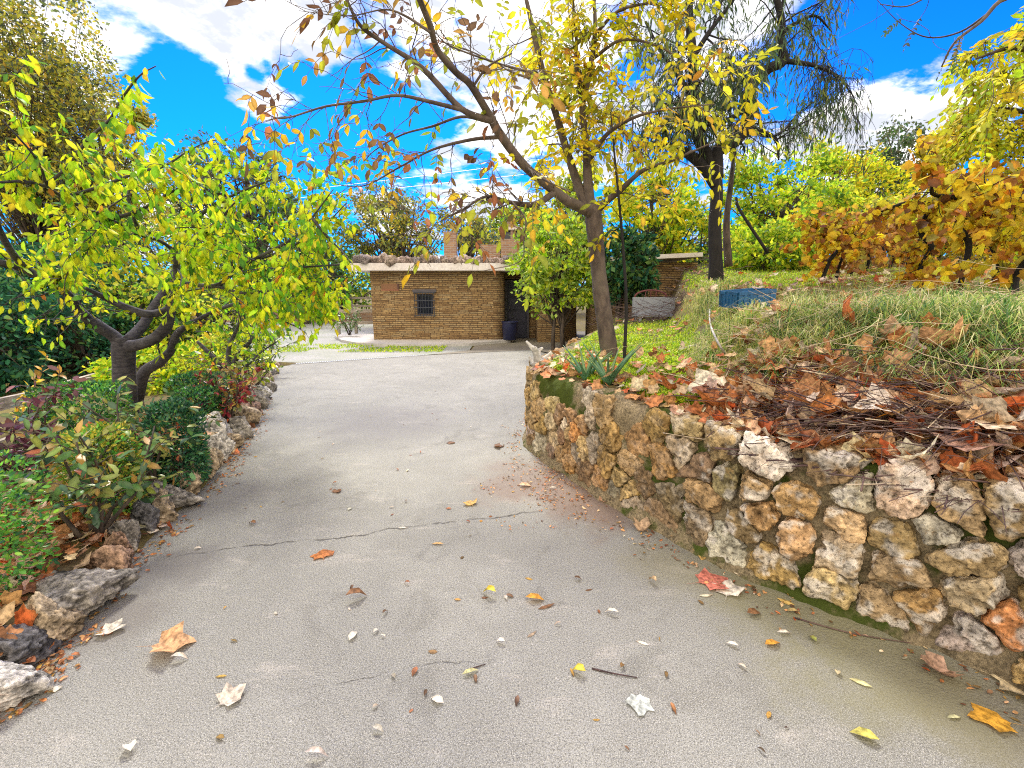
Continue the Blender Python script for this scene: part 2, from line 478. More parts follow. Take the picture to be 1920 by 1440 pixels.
SPOTS = []
for px, py, r, c, k in ((1120, 925, .75, (.20, .135, .10), .8), (1000, 900, .7, (.21, .15, .12), .6), (1450, 1140, .5, (.20, .185, .085), .55),
                        (1650, 1240, .6, (.22, .205, .09), .6), (1280, 1060, .45, (.21, .19, .10), .5), (1850, 1340, .5, (.17, .15, .08), .5),
                        (330, 1060, .35, (.13, .12, .115), .6), (420, 930, .5, (.15, .14, .14), .5), (230, 1160, .3, (.15, .13, .11), .5), (720, 790, 1.2, (.19, .18, .175), .5)):
    g = G(px, py); SPOTS.append((g[0], g[1], r, c, k))
CRACKS = [(tuple(G(330, 1046)[:2]), tuple(G(1010, 958)[:2]), .011), (tuple(G(560, 1285)[:2]), tuple(G(900, 1235)[:2]), .004)]
M['concrete'] = concrete()

# ground: one sheet to the horizon
def axis(lo, hi, step, far, n):
    core = np.arange(lo, hi, step)
    out = np.geomspace(step * 2, far, n)
    return np.concatenate([lo - out[::-1], core, hi + out])
ax_, ay_ = axis(-9, 9, .07, 500, 40), axis(.2, 14, .07, 500, 40)
gx, gy = np.meshgrid(ax_, ay_)
gz = H(gx, gy)
nx, ny = len(ax_), len(ay_)
ii = np.arange(nx * ny).reshape(ny, nx)
quads = np.stack([ii[:-1, :-1], ii[:-1, 1:], ii[1:, 1:], ii[1:, :-1]], -1).reshape(-1, 4)
b = MB(); b.add(np.stack([gx, gy, gz], -1), quads)
tag(b.build('ground', M['soil']), kind='structure')

def sheet(name, outline, z, m):
    o = np.asarray(outline)
    me = bpy.data.meshes.new(name)
    me.from_pydata([(x, y, z) for x, y in o], [], [list(range(len(o)))])
    me.materials.append(m)
    ob = bpy.data.objects.new(name, me); COL.objects.link(ob)
    bm = bmesh.new(); bm.from_mesh(me); bmesh.ops.triangulate(bm, faces=bm.faces); bmesh.ops.recalc_face_normals(bm, faces=bm.faces)
    for f in bm.faces:
        if f.normal.z < 0: f.normal_flip()
    bm.to_mesh(me); bm.free()
    return tag(ob, kind='structure')
drain_a, drain_b, drain_c = G(513, 686), G(800, 666), G(1000, 656)
wl = WALL.copy(); wl[:, 0] += .13
sheet('driveway', list(LEFT - np.array([.06, 0])) + [tuple(drain_a[:2]), tuple(drain_b[:2]), tuple(drain_c[:2]), (.9, 11.9)] + [tuple(p) for p in wl], 0.0, M['concrete'])
sheet('gravel_yard', [(-30, 12.5), tuple(drain_a[:2] + [-3, .05]), tuple(drain_a[:2] + [0, .14]), tuple(drain_b[:2] + [0, .14]), tuple(G(880, 656)[:2]), (-1.2, 15.2), (-3, 19), (-4, 27), (-30, 27)], -.008, M['gravel'])
sheet('cement_yard', [tuple(drain_b[:2] + [.02, .14]), tuple(G(880, 656)[:2] + [.05, 0]), (-1.1, 15.2), (-1, 19), (5, 19), (4, 14), (1.0, 12.0), tuple(drain_c[:2] + [0, .05])], -.004, M['apron'])

# ------------------------------------------------------------------ leaf templates and scattering
OVAL = (np.array([(0, 0, 0), (.3, .21, .05), (.3, 0, 0), (.3, -.21, .05), (.66, .2, .03), (.66, 0, -.03), (.66, -.2, .03), (1, 0, -.13)]),
        np.array([(0, 2, 1), (0, 3, 2), (1, 2, 5), (1, 5, 4), (2, 3, 6), (2, 6, 5), (4, 5, 7), (5, 6, 7)]))
DIAM = (np.array([(0, 0, 0), (.45, .26, .05), (1, 0, -.06), (.45, -.26, .05)]), np.array([(0, 3, 2), (0, 2, 1)]))
LANCE = (np.array([(0, 0, 0), (.4, .07, .02), (.4, -.07, .02), (1, 0, -.12)]), np.array([(0, 2, 1), (1, 2, 3)]))

def lobed(seed, curl):
    r = random.Random(seed)
    pts = [(0, 0)]
    ang = [(-.0, -2.5, .30), (0, -2.0, .62), (0, -1.65, .60), (0, -1.1, .92), (0, -.85, .76), (0, -.62, .66), (0, -.25, .84), (0, 0, 1.0),
           (0, .25, .84), (0, .62, .64), (0, .85, .75), (0, 1.1, .90), (0, 1.65, .58), (0, 2.0, .66), (0, 2.5, .34)]
    ring = []
    for _, a, q in ang:
        q *= r.uniform(.88, 1.1); a += r.uniform(-.06, .06)
        ring.append((math.cos(a) * q * .62 + .25, math.sin(a) * q * .62))
    mid = [((x - .25) * .5 + .25, y * .5) for x, y in ring]
    c1, c2, tw = curl * r.uniform(.5, 1.3), curl * r.uniform(-.3, 1.0), r.uniform(-.3, .3)
    def z(x, y): return c1 * y * y * 1.2 + c2 * (x - .25) ** 2 + tw * x * y + .05 * curl * math.sin(9 * x + 7 * y + seed)
    v = [(0, 0, z(0, 0)), (.25, 0, z(.25, 0))] + [(x, y, z(x, y)) for x, y in mid] + [(x, y, z(x, y)) for x, y in ring]
    n = len(ring); f = []
    for k in range(n - 1):
        f += [(1, 2 + k, 3 + k), (2 + k, 2 + n + k, 3 + n + k), (2 + k, 3 + n + k, 3 + k)]
    f += [(0, 1, 2 + n - 1), (0, 2, 1), (0, 2 + n, 2), (0, 2 + n - 1, 2 + 2 * n - 1)]
    s = len(v)  # stalk
    v += [(0, .008, z(0, 0)), (0, -.008, z(0, 0)), (-.4, 0, z(0, 0) + .06 * curl)]
    f += [(s, s + 1, s + 2)]
    return np.array(v), np.array(f)
LOBES = [lobed(k, c) for k, c in enumerate((.3, .45, .65, .8, .55))]
LOBE_S = (np.array([(0, 0, 0), (.2, .38, .08), (.42, .31, .04), (.62, .46, .1), (.74, .27, .02), (1, 0, -.1), (.74, -.27, .02), (.62, -.46, .1), (.42, -.31, .04), (.2, -.38, .08), (.4, 0, 0)]),
          np.array([(10, a, b) for a, b in zip(range(0, 10), list(range(1, 10)) + [0])])[:, ::-1])

TPAT = {id(OVAL[0]): (np.array([1.2, .92, 1.25, .92, .9, 1.2, .9, .85]), np.array([0, .15, 0, .15, .5, .1, .5, .9]))}
def rim_pattern(t):
    q = np.linalg.norm(t[0][:, :2] - np.array([.25, 0]), axis=1); q = q / q.max()
    TPAT[id(t[0])] = (1.15 - .4 * q, sst(.45, 1.0, q) * .85)
for t_ in LOBES + [LOBE_S]: rim_pattern(t_)

def pick(pal, n):
    w = np.array([p[1] for p in pal], float); w /= w.sum()
    k = R.choice(len(pal), n, p=w)
    c = np.array([p[0] for p in pal], float)[k]
    return np.clip(c * (1 + R.normal(0, .16, (n, 1))) * (1 + R.normal(0, .05, (n, 3))), .002, .95)

def scatter(mb, pos, axis_, nrm, size, tmpl, col):
    tv, tf = tmpl
    pos = np.asarray(pos, float); n = len(pos)
    if n == 0: return
    a = unit(axis_); nr = np.asarray(nrm, float)
    nr = unit(nr - (nr * a).sum(-1, keepdims=True) * a + 1e-6)
    s = np.cross(nr, a)
    sz = np.broadcast_to(np.asarray(size, float), (n,))[:, None, None]
    wd = R.uniform(.8, 1.2, (n, 1, 1)); bd = R.uniform(-.4, 1.8, (n, 1, 1))
    v = pos[:, None] + sz * (tv[None, :, 0:1] * a[:, None] + tv[None, :, 1:2] * wd * s[:, None] + tv[None, :, 2:3] * bd * nr[:, None])
    k = len(tv)
    f = (tf[None] + (np.arange(n) * k)[:, None, None]).reshape(-1, 3)
    pat = TPAT.get(id(tv))
    cc = np.repeat(np.asarray(col)[:, None], k, 1)
    if pat is not None:
        tip = R.rand(n, 1, 1) ** 3
        cc = cc * (1 + (pat[0] - 1)[None, :, None] * R.uniform(.4, 1.5, (n, 1, 1))) 
        cc = cc * (1 - tip * pat[1][None, :, None]) + np.array([.26, .13, .04]) * tip * pat[1][None, :, None] * (cc.max(-1, keepdims=True) > .2)
    mb.add(v.reshape(-1, 3), f, np.clip(cc.reshape(-1, 3), .002, .95))

def tube(mb, pts, rad, sides=6, col=(1, 1, 1), cap=True):
    pts = np.asarray(pts, float); n = len(pts)
    rad = np.broadcast_to(np.asarray(rad, float), (n,))
    t = unit(np.gradient(pts, axis=0))
    ref = np.array([0, 0, 1.0]) if abs(t[0][2]) < .9 else np.array([1.0, 0, 0])
    u = np.zeros((n, 3)); u[0] = unit(np.cross(t[0], ref))
    for i in range(1, n):
        q = u[i - 1] - t[i] * np.dot(u[i - 1], t[i]); u[i] = q / (np.linalg.norm(q) + 1e-12)
    w = np.cross(t, u)
    an = np.arange(sides) * 2 * PI / sides
    v = pts[:, None] + rad[:, None, None] * (np.cos(an)[None, :, None] * u[:, None] + np.sin(an)[None, :, None] * w[:, None])
    i = np.arange(n * sides).reshape(n, sides)
    j = np.roll(i, -1, 1)
    q = np.stack([i[:-1], j[:-1], j[1:], i[1:]], -1).reshape(-1, 4)
    f = [q]
    if cap and sides > 2:
        f.append(np.array([i[-1]])); f.append(np.array([i[0][::-1]]))
    mb.add(v.reshape(-1, 3), f, col)

def smooth(pts, per=5):
    """Catmull-Rom through rows (x,y,z,r)"""
    p = np.asarray(pts, float)
    if len(p) < 3: per = max(per, 4)
    q = np.concatenate([[2 * p[0] - p[1]], p, [2 * p[-1] - p[-2]]])
    out = []
    for i in range(1, len(q) - 2):
        for t in np.linspace(0, 1, per, endpoint=False):
            a, b_, c, d = q[i - 1], q[i], q[i + 1], q[i + 2]
            out.append(.5 * (2 * b_ + (c - a) * t + (2 * a - 5 * b_ + 4 * c - d) * t * t + (3 * b_ - a - 3 * c + d) * t ** 3))
    out.append(p[-1]); out = np.array(out); out[:, 3] = np.maximum(out[:, 3], .002)
    return out

def limb(rows):       # rows of (px, py, depth, radius)
    return smooth([tuple(P(x, y, d)) + (r,) for x, y, d, r in rows])

def wander(p, d, L, n=6, jit=.25, grav=0.0, r0=.008, r1=.002):
    pts = [np.asarray(p, float)]; d = unit(d)
    for k in range(n):
        d = unit(d + R.normal(0, jit, 3) + np.array([0, 0, grav]))
        pts.append(pts[-1] + d * L / n)
    pts = np.array(pts)
    return np.concatenate([pts, np.linspace(r0, r1, n + 1)[:, None]], 1)

def sprout(limbs, per_m, lr, t0=.25, jit=.22, grav=-.05, fwd=.6, rr=.4, rmax=.012, up=0.15, n=6):
    out = []
    for L in limbs:
        seg = np.linalg.norm(np.diff(L[:, :3], axis=0), axis=1); cum = np.concatenate([[0], np.cumsum(seg)]); tot = cum[-1]
        for _ in range(R.poisson(per_m * tot * (1 - t0))):
            s = R.uniform(t0, 1.0) * tot
            k = min(np.searchsorted(cum, s), len(L) - 1); k0 = max(k - 1, 0)
            p = L[k0, :3] + (L[k, :3] - L[k0, :3]) * ((s - cum[k0]) / (cum[k] - cum[k0] + 1e-9))
            t = unit(L[k, :3] - L[k0, :3])
            d = t * fwd + unit(R.normal(0, 1, 3)) * .8 + np.array([0, 0, up])
            r0 = min(max(L[k0, 3] * rr, .003), rmax)
            out.append(wander(p, d, R.uniform(*lr), n, jit, grav, r0, .0018))
    return out

def along(limbs, spacing, t0=.1):
    pos, tan = [], []
    for L in limbs:
        seg = np.linalg.norm(np.diff(L[:, :3], axis=0), axis=1); cum = np.concatenate([[0], np.cumsum(seg)]); tot = cum[-1]
        n = max(1, int(tot * (1 - t0) / spacing))
        s = R.uniform(t0 * tot, tot, n)
        k = np.clip(np.searchsorted(cum, s), 1, len(L) - 1)
        f = ((s - cum[k - 1]) / (cum[k] - cum[k - 1] + 1e-9))[:, None]
        pos.append(L[k - 1, :3] + (L[k, :3] - L[k - 1, :3]) * f); tan.append(unit(L[k, :3] - L[k - 1, :3]))
    if not pos: return np.zeros((0, 3)), np.zeros((0, 3))
    return np.concatenate(pos), np.concatenate(tan)

def wood(mb, limbs, sides=6, col=(1, 1, 1), knots=0.0):
    for L in limbs:
        p = L[:, :3]
        tube(mb, p, L[:, 3] * (1 + (knots * fbm(p * 7, 2) if knots else 0)), sides, col)

# ------------------------------------------------------------------ the stone retaining wall
def path_frame(path, n):
    d = np.concatenate([[0], np.cumsum(np.linalg.norm(np.diff(path, axis=0), axis=1))])
    s = np.linspace(0, d[-1], n)
    x, y = np.interp(s, d, path[:, 0]), np.interp(s, d, path[:, 1])
    for _ in range(6):
        x[1:-1] = (x[:-2] + x[1:-1] * 2 + x[2:]) / 4; y[1:-1] = (y[:-2] + y[1:-1] * 2 + y[2:]) / 4
    return s, np.stack([x, y], 1)
ws, wp = path_frame(WALL, 240)
wt = unit(np.gradient(wp, axis=0))
wn = np.stack([wt[:, 1], -wt[:, 0]], 1)           # candidates for the outward side
if np.mean((wp - np.array([3., 5.])) * wn) < 0: wn = -wn
if inside(wp[120:121, 0] + wn[120:121, 0] * .1, wp[120:121, 1] + wn[120:121, 1] * .1, BANK)[0]: wn = -wn

def wall_pt(s, z, o):
    s = np.asarray(s, float)
    x, y = np.interp(s, ws, wp[:, 0]), np.interp(s, ws, wp[:, 1])
    nx_, ny_ = np.interp(s, ws, wn[:, 0]), np.interp(s, ws, wn[:, 1])
    return np.stack([x + nx_ * o, y + ny_ * o, np.broadcast_to(z, x.shape)], -1)

wall_root = thing('stone_wall', 'curved rubble stone retaining wall with mossy mortar holding up the leaf-covered bank', 'stone wall', (wp[110][0], wp[110][1], 0))
bpy.context.view_layer.update()
prof = [(.085, -.05), (.075, .0), (.05, .035), (.015, .085), (.0, .13), (0, .25), (0, .4), (0, .55), (-.005, .68), (-.02, .745), (-.06, .785), (-.12, .80), (-.2, .80), (-.3, .79), (-.34, .74), (-.34, .3)]
# finer profile
pf = np.array(prof); tt = np.concatenate([[0], np.cumsum(np.linalg.norm(np.diff(pf, axis=0), axis=1))]); tq = np.linspace(0, tt[-1], 60)
pf = np.stack([np.interp(tq, tt, pf[:, 0]), np.interp(tq, tt, pf[:, 1])], 1)
S = np.linspace(0, ws[-1], 560)
SS, OO = np.meshgrid(S, pf[:, 0], indexing='ij'); ZZ = np.broadcast_to(pf[:, 1], SS.shape)
V = wall_pt(SS.ravel(), ZZ.ravel(), OO.ravel() - .035)
V[:, :2] += (fbm(V * 7, 4) * .03 + fbm(V * 30, 2) * .008)[:, None]; V[:, 2] += fbm(V * 6 + 9, 4) * .045 * (ZZ.ravel() > .5) 
i = np.arange(SS.size).reshape(SS.shape)
q = np.stack([i[:-1, :-1], i[1:, :-1], i[1:, 1:], i[:-1, 1:]], -1).reshape(-1, 4)
b = MB(); b.add(V, q, np.array([(.27, .215, .13)]) * (1 + .18 * fbm(V * 2.2, 3))[:, None])
b.build('mortar', M['mortar'], wall_root)

ICO = {}
def ico(sub):
    if sub not in ICO:
        bm = bmesh.new(); bmesh.ops.create_icosphere(bm, subdivisions=sub, radius=1)
        v = np.array([x.co[:] for x in bm.verts]); f = np.array([[x.index for x in p.verts] for p in bm.faces]); bm.free()
        ICO[sub] = (v, f)
    return ICO[sub]

def convex(d, normals, dist, p=7):
    """radius of a rounded stone cut by planes"""
    k = np.maximum(d @ normals.T, 0) / dist[None]
    return (np.sum(k ** p, 1) + 1e-9) ** (-1 / p)

# stone layout: relaxed cells over (s, z)
sA, sB = 2.2, ws[-1] - .3
N = int((sB - sA) * .8 / .035)
pts = np.stack([R.uniform(sA, sB, N), R.uniform(.05, .8, N)], 1)
gs, gz2 = np.meshgrid(np.linspace(sA, sB, 420), np.linspace(.05, .77, 60)); grid = np.stack([gs.ravel(), gz2.ravel()], 1)
for it in range(3):
    own = np.argmin(((grid[:, None] - pts[None]) ** 2 * np.array([1.0, 1.35])).sum(-1), 1)
    for k in range(N):
        c = grid[own == k]
        if len(c): pts[k] = pts[k] * .25 + c.mean(0) * .75
sC = np.interp(wp[:, 1], wp[::-1, 1], wp[::-1, 1])  # unused helper
OCHRE = [((.40, .26, .10), 4), ((.46, .34, .17), 4), ((.36, .26, .13), 4), ((.52, .43, .28), 3), ((.56, .51, .43), 2.2), ((.44, .22, .07), .9), ((.27, .20, .12), 3), ((.40, .36, .30), 2), ((.30, .31, .32), .35)]
dirs, faces = ico(5)
b = MB()
scol = pick(OCHRE, N)
wall_mid = np.interp(2.6, wp[::-1, 1], ws[::-1])   # where the tight masonry gives way to wide joints
for k in range(N):
    c = pts[k]
    near = np.argsort(((pts - c) ** 2).sum(1))[1:9]
    dv = pts[near] - c; dl = np.linalg.norm(dv, axis=1)
    loose = sst(wall_mid - .25, wall_mid + .25, c[0])
    gap = (1.08 - .10 * loose) * R.uniform(.88, 1.02)
    if loose < .5 and c[1] > .62 and R.rand() < .45: continue
    nrm = np.concatenate([np.stack([dv[:, 0] / dl, dv[:, 1] / dl, 0 * dl], 1), [(0, 0, 1), (0, 0, -1), (0, 1, 0), (0, -1, 0)]])
    extra = unit(R.normal(0, 1, (5, 3)) * np.array([1, 1, .8]))
    dep = R.uniform(.05, .10) * (.8 + .4 * loose)
    dst = np.concatenate([dl / 2 * gap, [dep, .08, max(.05, .81 - c[1]), max(.05, c[1] - .03)], R.uniform(.09, .15, 5)])
    r = convex(dirs, np.concatenate([nrm, extra]), dst, 8)
    v = dirs * r[:, None]
    seed = R.uniform(0, 99, 3)
    f1 = fbm(v * 11 + seed, 3); f2 = fbm(v * 34 + seed, 3)
    pit = np.minimum(0, fbm(v * 22 + seed + 5, 2) + .15)
    f3 = fbm(v * 80 + seed, 2)
    v = v * (1 + .36 * f1 + .14 * f2 + .06 * f3 + .6 * pit)[:, None]
    s_, z_, o_ = c[0] + v[:, 0], c[1] + v[:, 1], v[:, 2]
    W = wall_pt(s_, z_, o_ - .052)
    scol[k] = (scol[k] * .88 + scol[k].mean() * .12) * np.array([1.06, 1.0, .90])
    base = scol[k] if loose > .3 else scol[k] * np.array([.95, .92, .86])
    cc = base[None] * (1 + .35 * f1 + .35 * f2 + .35 * f3 + .5 * pit)[:, None]
    white = sst(.05, .35, fbm(v * 13 + seed + 31, 3) * 1.2 + .35 * (z_ - c[1]) / .1 * .3)[:, None] * (.6 * loose + .12)  # pale patches, with top light painted onto each stone's upper side
    cc = cc * (1 - white) + np.array([.66, .62, .55]) * white
    b.add(W, faces, np.clip(cc, .01, .9))
b.build('stone_facing', M['stone'], wall_root)

# ------------------------------------------------------------------ curb rocks along the planting bed
def rock_mesh(c, size, col, sub=4, rot=0.0, planes=11, rough=.12):
    d, f = ico(sub)
    n = unit(R.normal(0, 1, (planes, 3)))
    r = convex(d, n, R.uniform(.62, 1.0, planes), 14)
    v = d * np.minimum(r, 1.35)[:, None]
    seed = R.uniform(0, 99, 3)
    f1 = fbm(v * 2.2 + seed, 4); f2 = fbm(v * 7 + seed, 3); st = np.abs(fbm(v * np.array([3, 3, 9]) + seed, 2))
    f3 = fbm(v * 18 + seed, 3); v = v * (1 + rough * 1.5 * f1 + .13 * f2 + .05 * f3 - .16 * st)[:, None] * np.asarray(size)
    cz, sz = math.cos(rot), math.sin(rot)
    v = np.stack([v[:, 0] * cz - v[:, 1] * sz, v[:, 0] * sz + v[:, 1] * cz, v[:, 2]], 1) + np.asarray(c)
    cc = np.asarray(col)[None] * (1.1 + .4 * f1 + .5 * f2 + .5 * f3 - .7 * st)[:, None]
    return v, f, np.clip(cc, .01, .9)

ROCKCOL = {'grey': (.30, .275, .24), 'pale': (.56, .53, .48), 'tan': (.42, .33, .22), 'rusty': (.38, .245, .165), 'dark': (.16, .155, .155)}
ORD = 'first second third fourth fifth sixth seventh eighth ninth tenth eleventh twelfth thirteenth fourteenth fifteenth sixteenth seventeenth eighteenth nineteenth twentieth'.split()
ORD += ['twenty-' + w for w in ORD[:9]] + ['thirtieth'] + ['thirty-' + w for w in ORD[:9]] + ['fortieth'] + ['forty-' + w for w in ORD[:9]]
# (px, py of the foot, width px, height px, colour, word)
CURB = [(15, 1330, 80, 75, 'pale', 'white rounded'), (30, 1262, 100, 85, 'dark', 'dark angular'), (92, 1218, 75, 85, 'tan', 'pitted upright'), (135, 1165, 110, 95, 'grey', 'grey furrowed'),
        (200, 1095, 80, 70, 'rusty', 'reddish banded'), (228, 1060, 45, 65, 'rusty', 'rusty slabby'), (250, 1035, 36, 70, 'grey', 'narrow standing grey'), (277, 1003, 50, 60, 'dark', 'squat dark'),
        (300, 985, 45, 55, 'tan', 'mottled tan'), (322, 962, 60, 55, 'grey', 'lichen-spotted grey'), (350, 935, 45, 48, 'tan', 'tan lumpy'), (325, 915, 70, 75, 'tan', 'tall wedge-shaped tan'),
        (388, 898, 45, 60, 'tan', 'cracked upright tan'), (410, 870, 46, 55, 'pale', 'pale blocky'), (432, 845, 40, 40, 'tan', 'low tan'), (405, 842, 55, 60, 'pale', 'large pale square'),
        (450, 822, 40, 36, 'grey', 'small grey'), (462, 800, 40, 36, 'tan', 'rough brown'), (473, 783, 36, 32, 'rusty', 'low rusty'), (484, 765, 34, 30, 'grey', 'flat grey'), (492, 750, 30, 28, 'pale', 'small pale'),
        (497, 735, 28, 26, 'grey', 'little grey'), (502, 722, 24, 24, 'tan', 'little tan'), (506, 712, 22, 20, 'grey', 'far grey'), (509, 703, 20, 18, 'pale', 'far pale'), (511, 695, 18, 16, 'tan', 'farthest tan')]
for k, (px, py, w, h, cn_, word) in enumerate(CURB):
    g = G(px, py, .0)
    sc_ = g[1] / FPX * 1.02 / (ray(px, py)[1])
    W_, H_ = w * sc_ * .64, h * sc_ * .58
    o = MB()
    c = (g[0] - .04, g[1] + W_ * .5, H_ * .62)
    o.add(*rock_mesh(c, (W_ * .95, W_ * .85, H_ * .95), ROCKCOL[cn_], 5 if k < 14 else 4, R.uniform(0, 6), 10, .14))
    ob = o.build('curb_rock', M['curb'], loc=(c[0], c[1], 0))
    tag(ob, f'{word} curb rock, {ORD[k]} along the bed edge from the near corner', 'rock', 'rocks edging the planting bed')

# ------------------------------------------------------------------ the hut
HY = G(800, 641)[1]
def wallstrip(mb, path, z0, z1, dz=.5):
    p = np.asarray(path, float)
    s = np.concatenate([[0], np.cumsum(np.linalg.norm(np.diff(p, axis=0), axis=1))])
    for k in range(len(p) - 1):
        v = [(p[k][0], p[k][1], z0), (p[k + 1][0], p[k + 1][1], z0), (p[k + 1][0], p[k + 1][1], z1), (p[k][0], p[k][1], z1)]
        mb.add(v, np.array([(0, 1, 2, 3)]), np.array([(s[k], z0, 0), (s[k + 1], z0, 0), (s[k + 1], z1, 0), (s[k], z1, 0)]))
def hx(px, Y): return P(px, 600, Y)[0]
hut = thing('stone_hut', 'low flat-roofed hut of thin stacked tan stone at the end of the drive', 'hut', (hx(800, HY), HY + 1, 0))
bpy.context.view_layer.update()
xL, xR = hx(699, HY), hx(925, HY)
zt = 2.36
wx0, wx1 = hx(783, HY), hx(813, HY)
wz0, wz1 = P(800, 590, HY)[2], P(800, 552, HY)[2]
b = MB()
def panel(x0, x1, z0, z1, y=HY):
    b.add([(x0, y, z0), (x1, y, z0), (x1, y, z1), (x0, y, z1)], np.array([(0, 1, 2, 3)]), np.array([(x0, z0, 0), (x1, z0, 0), (x1, z1, 0), (x0, z1, 0)]))
panel(xL, wx0, 0, zt); panel(wx1, xR, 0, zt); panel(wx0, wx1, 0, wz0); panel(wx0, wx1, wz1, zt)
for (xa, ya, xb, yb, za, zb) in ((wx0, HY, wx0, HY + .22, wz0, wz1), (wx1, HY + .22, wx1, HY, wz0, wz1)):
    b.add([(xa, ya, za), (xb, yb, za), (xb, yb, zb), (xa, ya, zb)], np.array([(0, 1, 2, 3)]), np.array([(ya, za, 0), (yb, za, 0), (yb, zb, 0), (ya, zb, 0)]))
for z in (wz0, wz1):
    b.add([(wx0, HY, z), (wx1, HY, z), (wx1, HY + .22, z), (wx0, HY + .22, z)], np.array([(0, 1, 2, 3)]), np.array([(wx0, 0, 0), (wx1, 0, 0), (wx1, .2, 0), (wx0, .2, 0)]))
corner = [(xR + .35 * math.sin(a), HY + .35 * (1 - math.cos(a))) for a in np.linspace(0, PI / 2, 8)]
xd = xR + .35
xE = hx(1008, HY); xF = hx(1050, HY)
wallstrip(b, [(xL, HY + 4), (xL, HY)], 0, zt)
wallstrip(b, corner + [(xd, HY + 1.3)], 0, zt)
wallstrip(b, [(xE, HY + 1.3), (xE, HY - .1), (xF, HY - .1), (xF + .65, HY + .9), (xF + .7, HY + 4)], 0, zt)
wallstrip(b, [(xd + .85, HY + 1.3), (xE, HY + 1.3)], 0, zt); wallstrip(b, [(xd, HY + 1.3), (xd + .85, HY + 1.3)], 2.02, zt)
wallstrip(b, [(xF + .7, HY + 4), (xL, HY + 4)], 0, zt)
b.build('wall', M['ledge'], hut, smooth=False)
# roof slab
zr0, zr1 = P(800, 507, HY - .45)[2], P(800, 493, HY - .45)[2]
b = MB(); rx0 = hx(664, HY - .45)
outl = np.array([(rx0, HY - .45), (hx(930, HY), HY - .45), (hx(1000, HY), HY - .30), (xF + .9, HY - .35), (xF + 1.1, HY + 4.3), (rx0, HY + 4.3)])
n = len(outl)
v = np.concatenate([np.c_[outl, np.full(n, zr0)], np.c_[outl, np.full(n, zr1)]])
b.add(v, [np.array([np.arange(n)[::-1]]), np.array([np.arange(n) + n]), np.array([(k, (k + 1) % n, (k + 1) % n + n, k + n) for k in range(n)])])
M['fascia'] = two_tone('roof_cement', ((.66, .60, .57), (.74, .70, .68), (.55, .50, .47)), 1.5, 12, .15, .8)  # pale cement tone of the roof slabs
roof = b.build('roof_slab', M['fascia'], hut, smooth=False)
roof['label'] = 'thin pale cement roof slab with deep eaves'
# rough stones laid along the roof edge
b = MB()
for k in range(46):
    x = rx0 + .08 + (hx(995, HY) - rx0) * (k + R.uniform(.2, .8)) / 46
    r = R.uniform(.09, .17)
    m_ = MB(); m_.add(*rock_mesh((x, HY - .30 + R.uniform(-.06, .12), zr1 + r * .6), (r * 1.2, r, r), random.choice([(.26, .20, .17), (.20, .17, .16), (.34, .27, .22)]), 3, R.uniform(0, 6), 9, .2))
    m_.build('roof_stone', M['curb'], hut)
# window
b = MB(); b.add([(wx0, HY + .18, wz0), (wx1, HY + .18, wz0), (wx1, HY + .18, wz1), (wx0, HY + .18, wz1)], np.array([(0, 1, 2, 3)]))
win = b.build('window', M['glass'], hut, smooth=False)
b = MB(); fw = .05
for a_, c_ in (((wx0, HY + .10, wz0), (wx0 + fw, HY + .17, wz1)), ((wx1 - fw, HY + .10, wz0), (wx1, HY + .17, wz1)), ((wx0 + fw, HY + .10, wz0), (wx1 - fw, HY + .17, wz0 + fw)), ((wx0 + fw, HY + .10, wz1 - fw), (wx1 - fw, HY + .17, wz1))):
    b.box(a_, c_, (.03, .035, .06))
b.build('frame', M['iron'], win, smooth=False)
b = MB()
for x in np.linspace(wx0 - .05, wx1 + .05, 8):
    tube(b, [(x, HY - .09, wz0 - .06), (x, HY - .09, wz1 + .06)], .011, 6, (.03, .035, .05))
for z in (wz0 - .04, wz0 + .22, wz1 - .2, wz1 + .04):
    b.box((wx0 - .08, HY - .1, z), (wx1 + .08, HY - .08, z + .025), (.03, .035, .05))
for x in (wx0 - .08, wx1 + .06):
    for z in (wz0 - .04, wz1 + .04): b.box((x, HY - .08, z + .003), (x + .02, HY + .0, z + .022), (.03, .035, .05))
b.build('window_grille', M['iron'], win, smooth=False)
b = MB(); b.box((wx0 - .12, HY - .04, wz1 + .07), (wx1 + .12, HY + .04, wz1 + .16), (.10, .09, .10)); b.build('lintel', M['plain'], win, smooth=False)
# terracotta niche tile left of the window
x0, x1 = hx(718, HY), hx(751, HY); z0, z1 = P(735, 543, HY)[2], P(735, 532, HY)[2]
b = MB(); b.box((x0, HY - .05, z0 - .03), (x1, HY + .02, z0), (.36, .15, .09)); b.box((x0 + .01, HY - .015, z0 + .003), (x1 - .05, HY + .02, z1), (.24, .12, .06)); b.box((x1 - .04, HY - .05, z0 + .003), (x1, HY + .02, z1), (.12, .06, .05))
b.build('terracotta_ledge', M['plain'], hut, smooth=False)
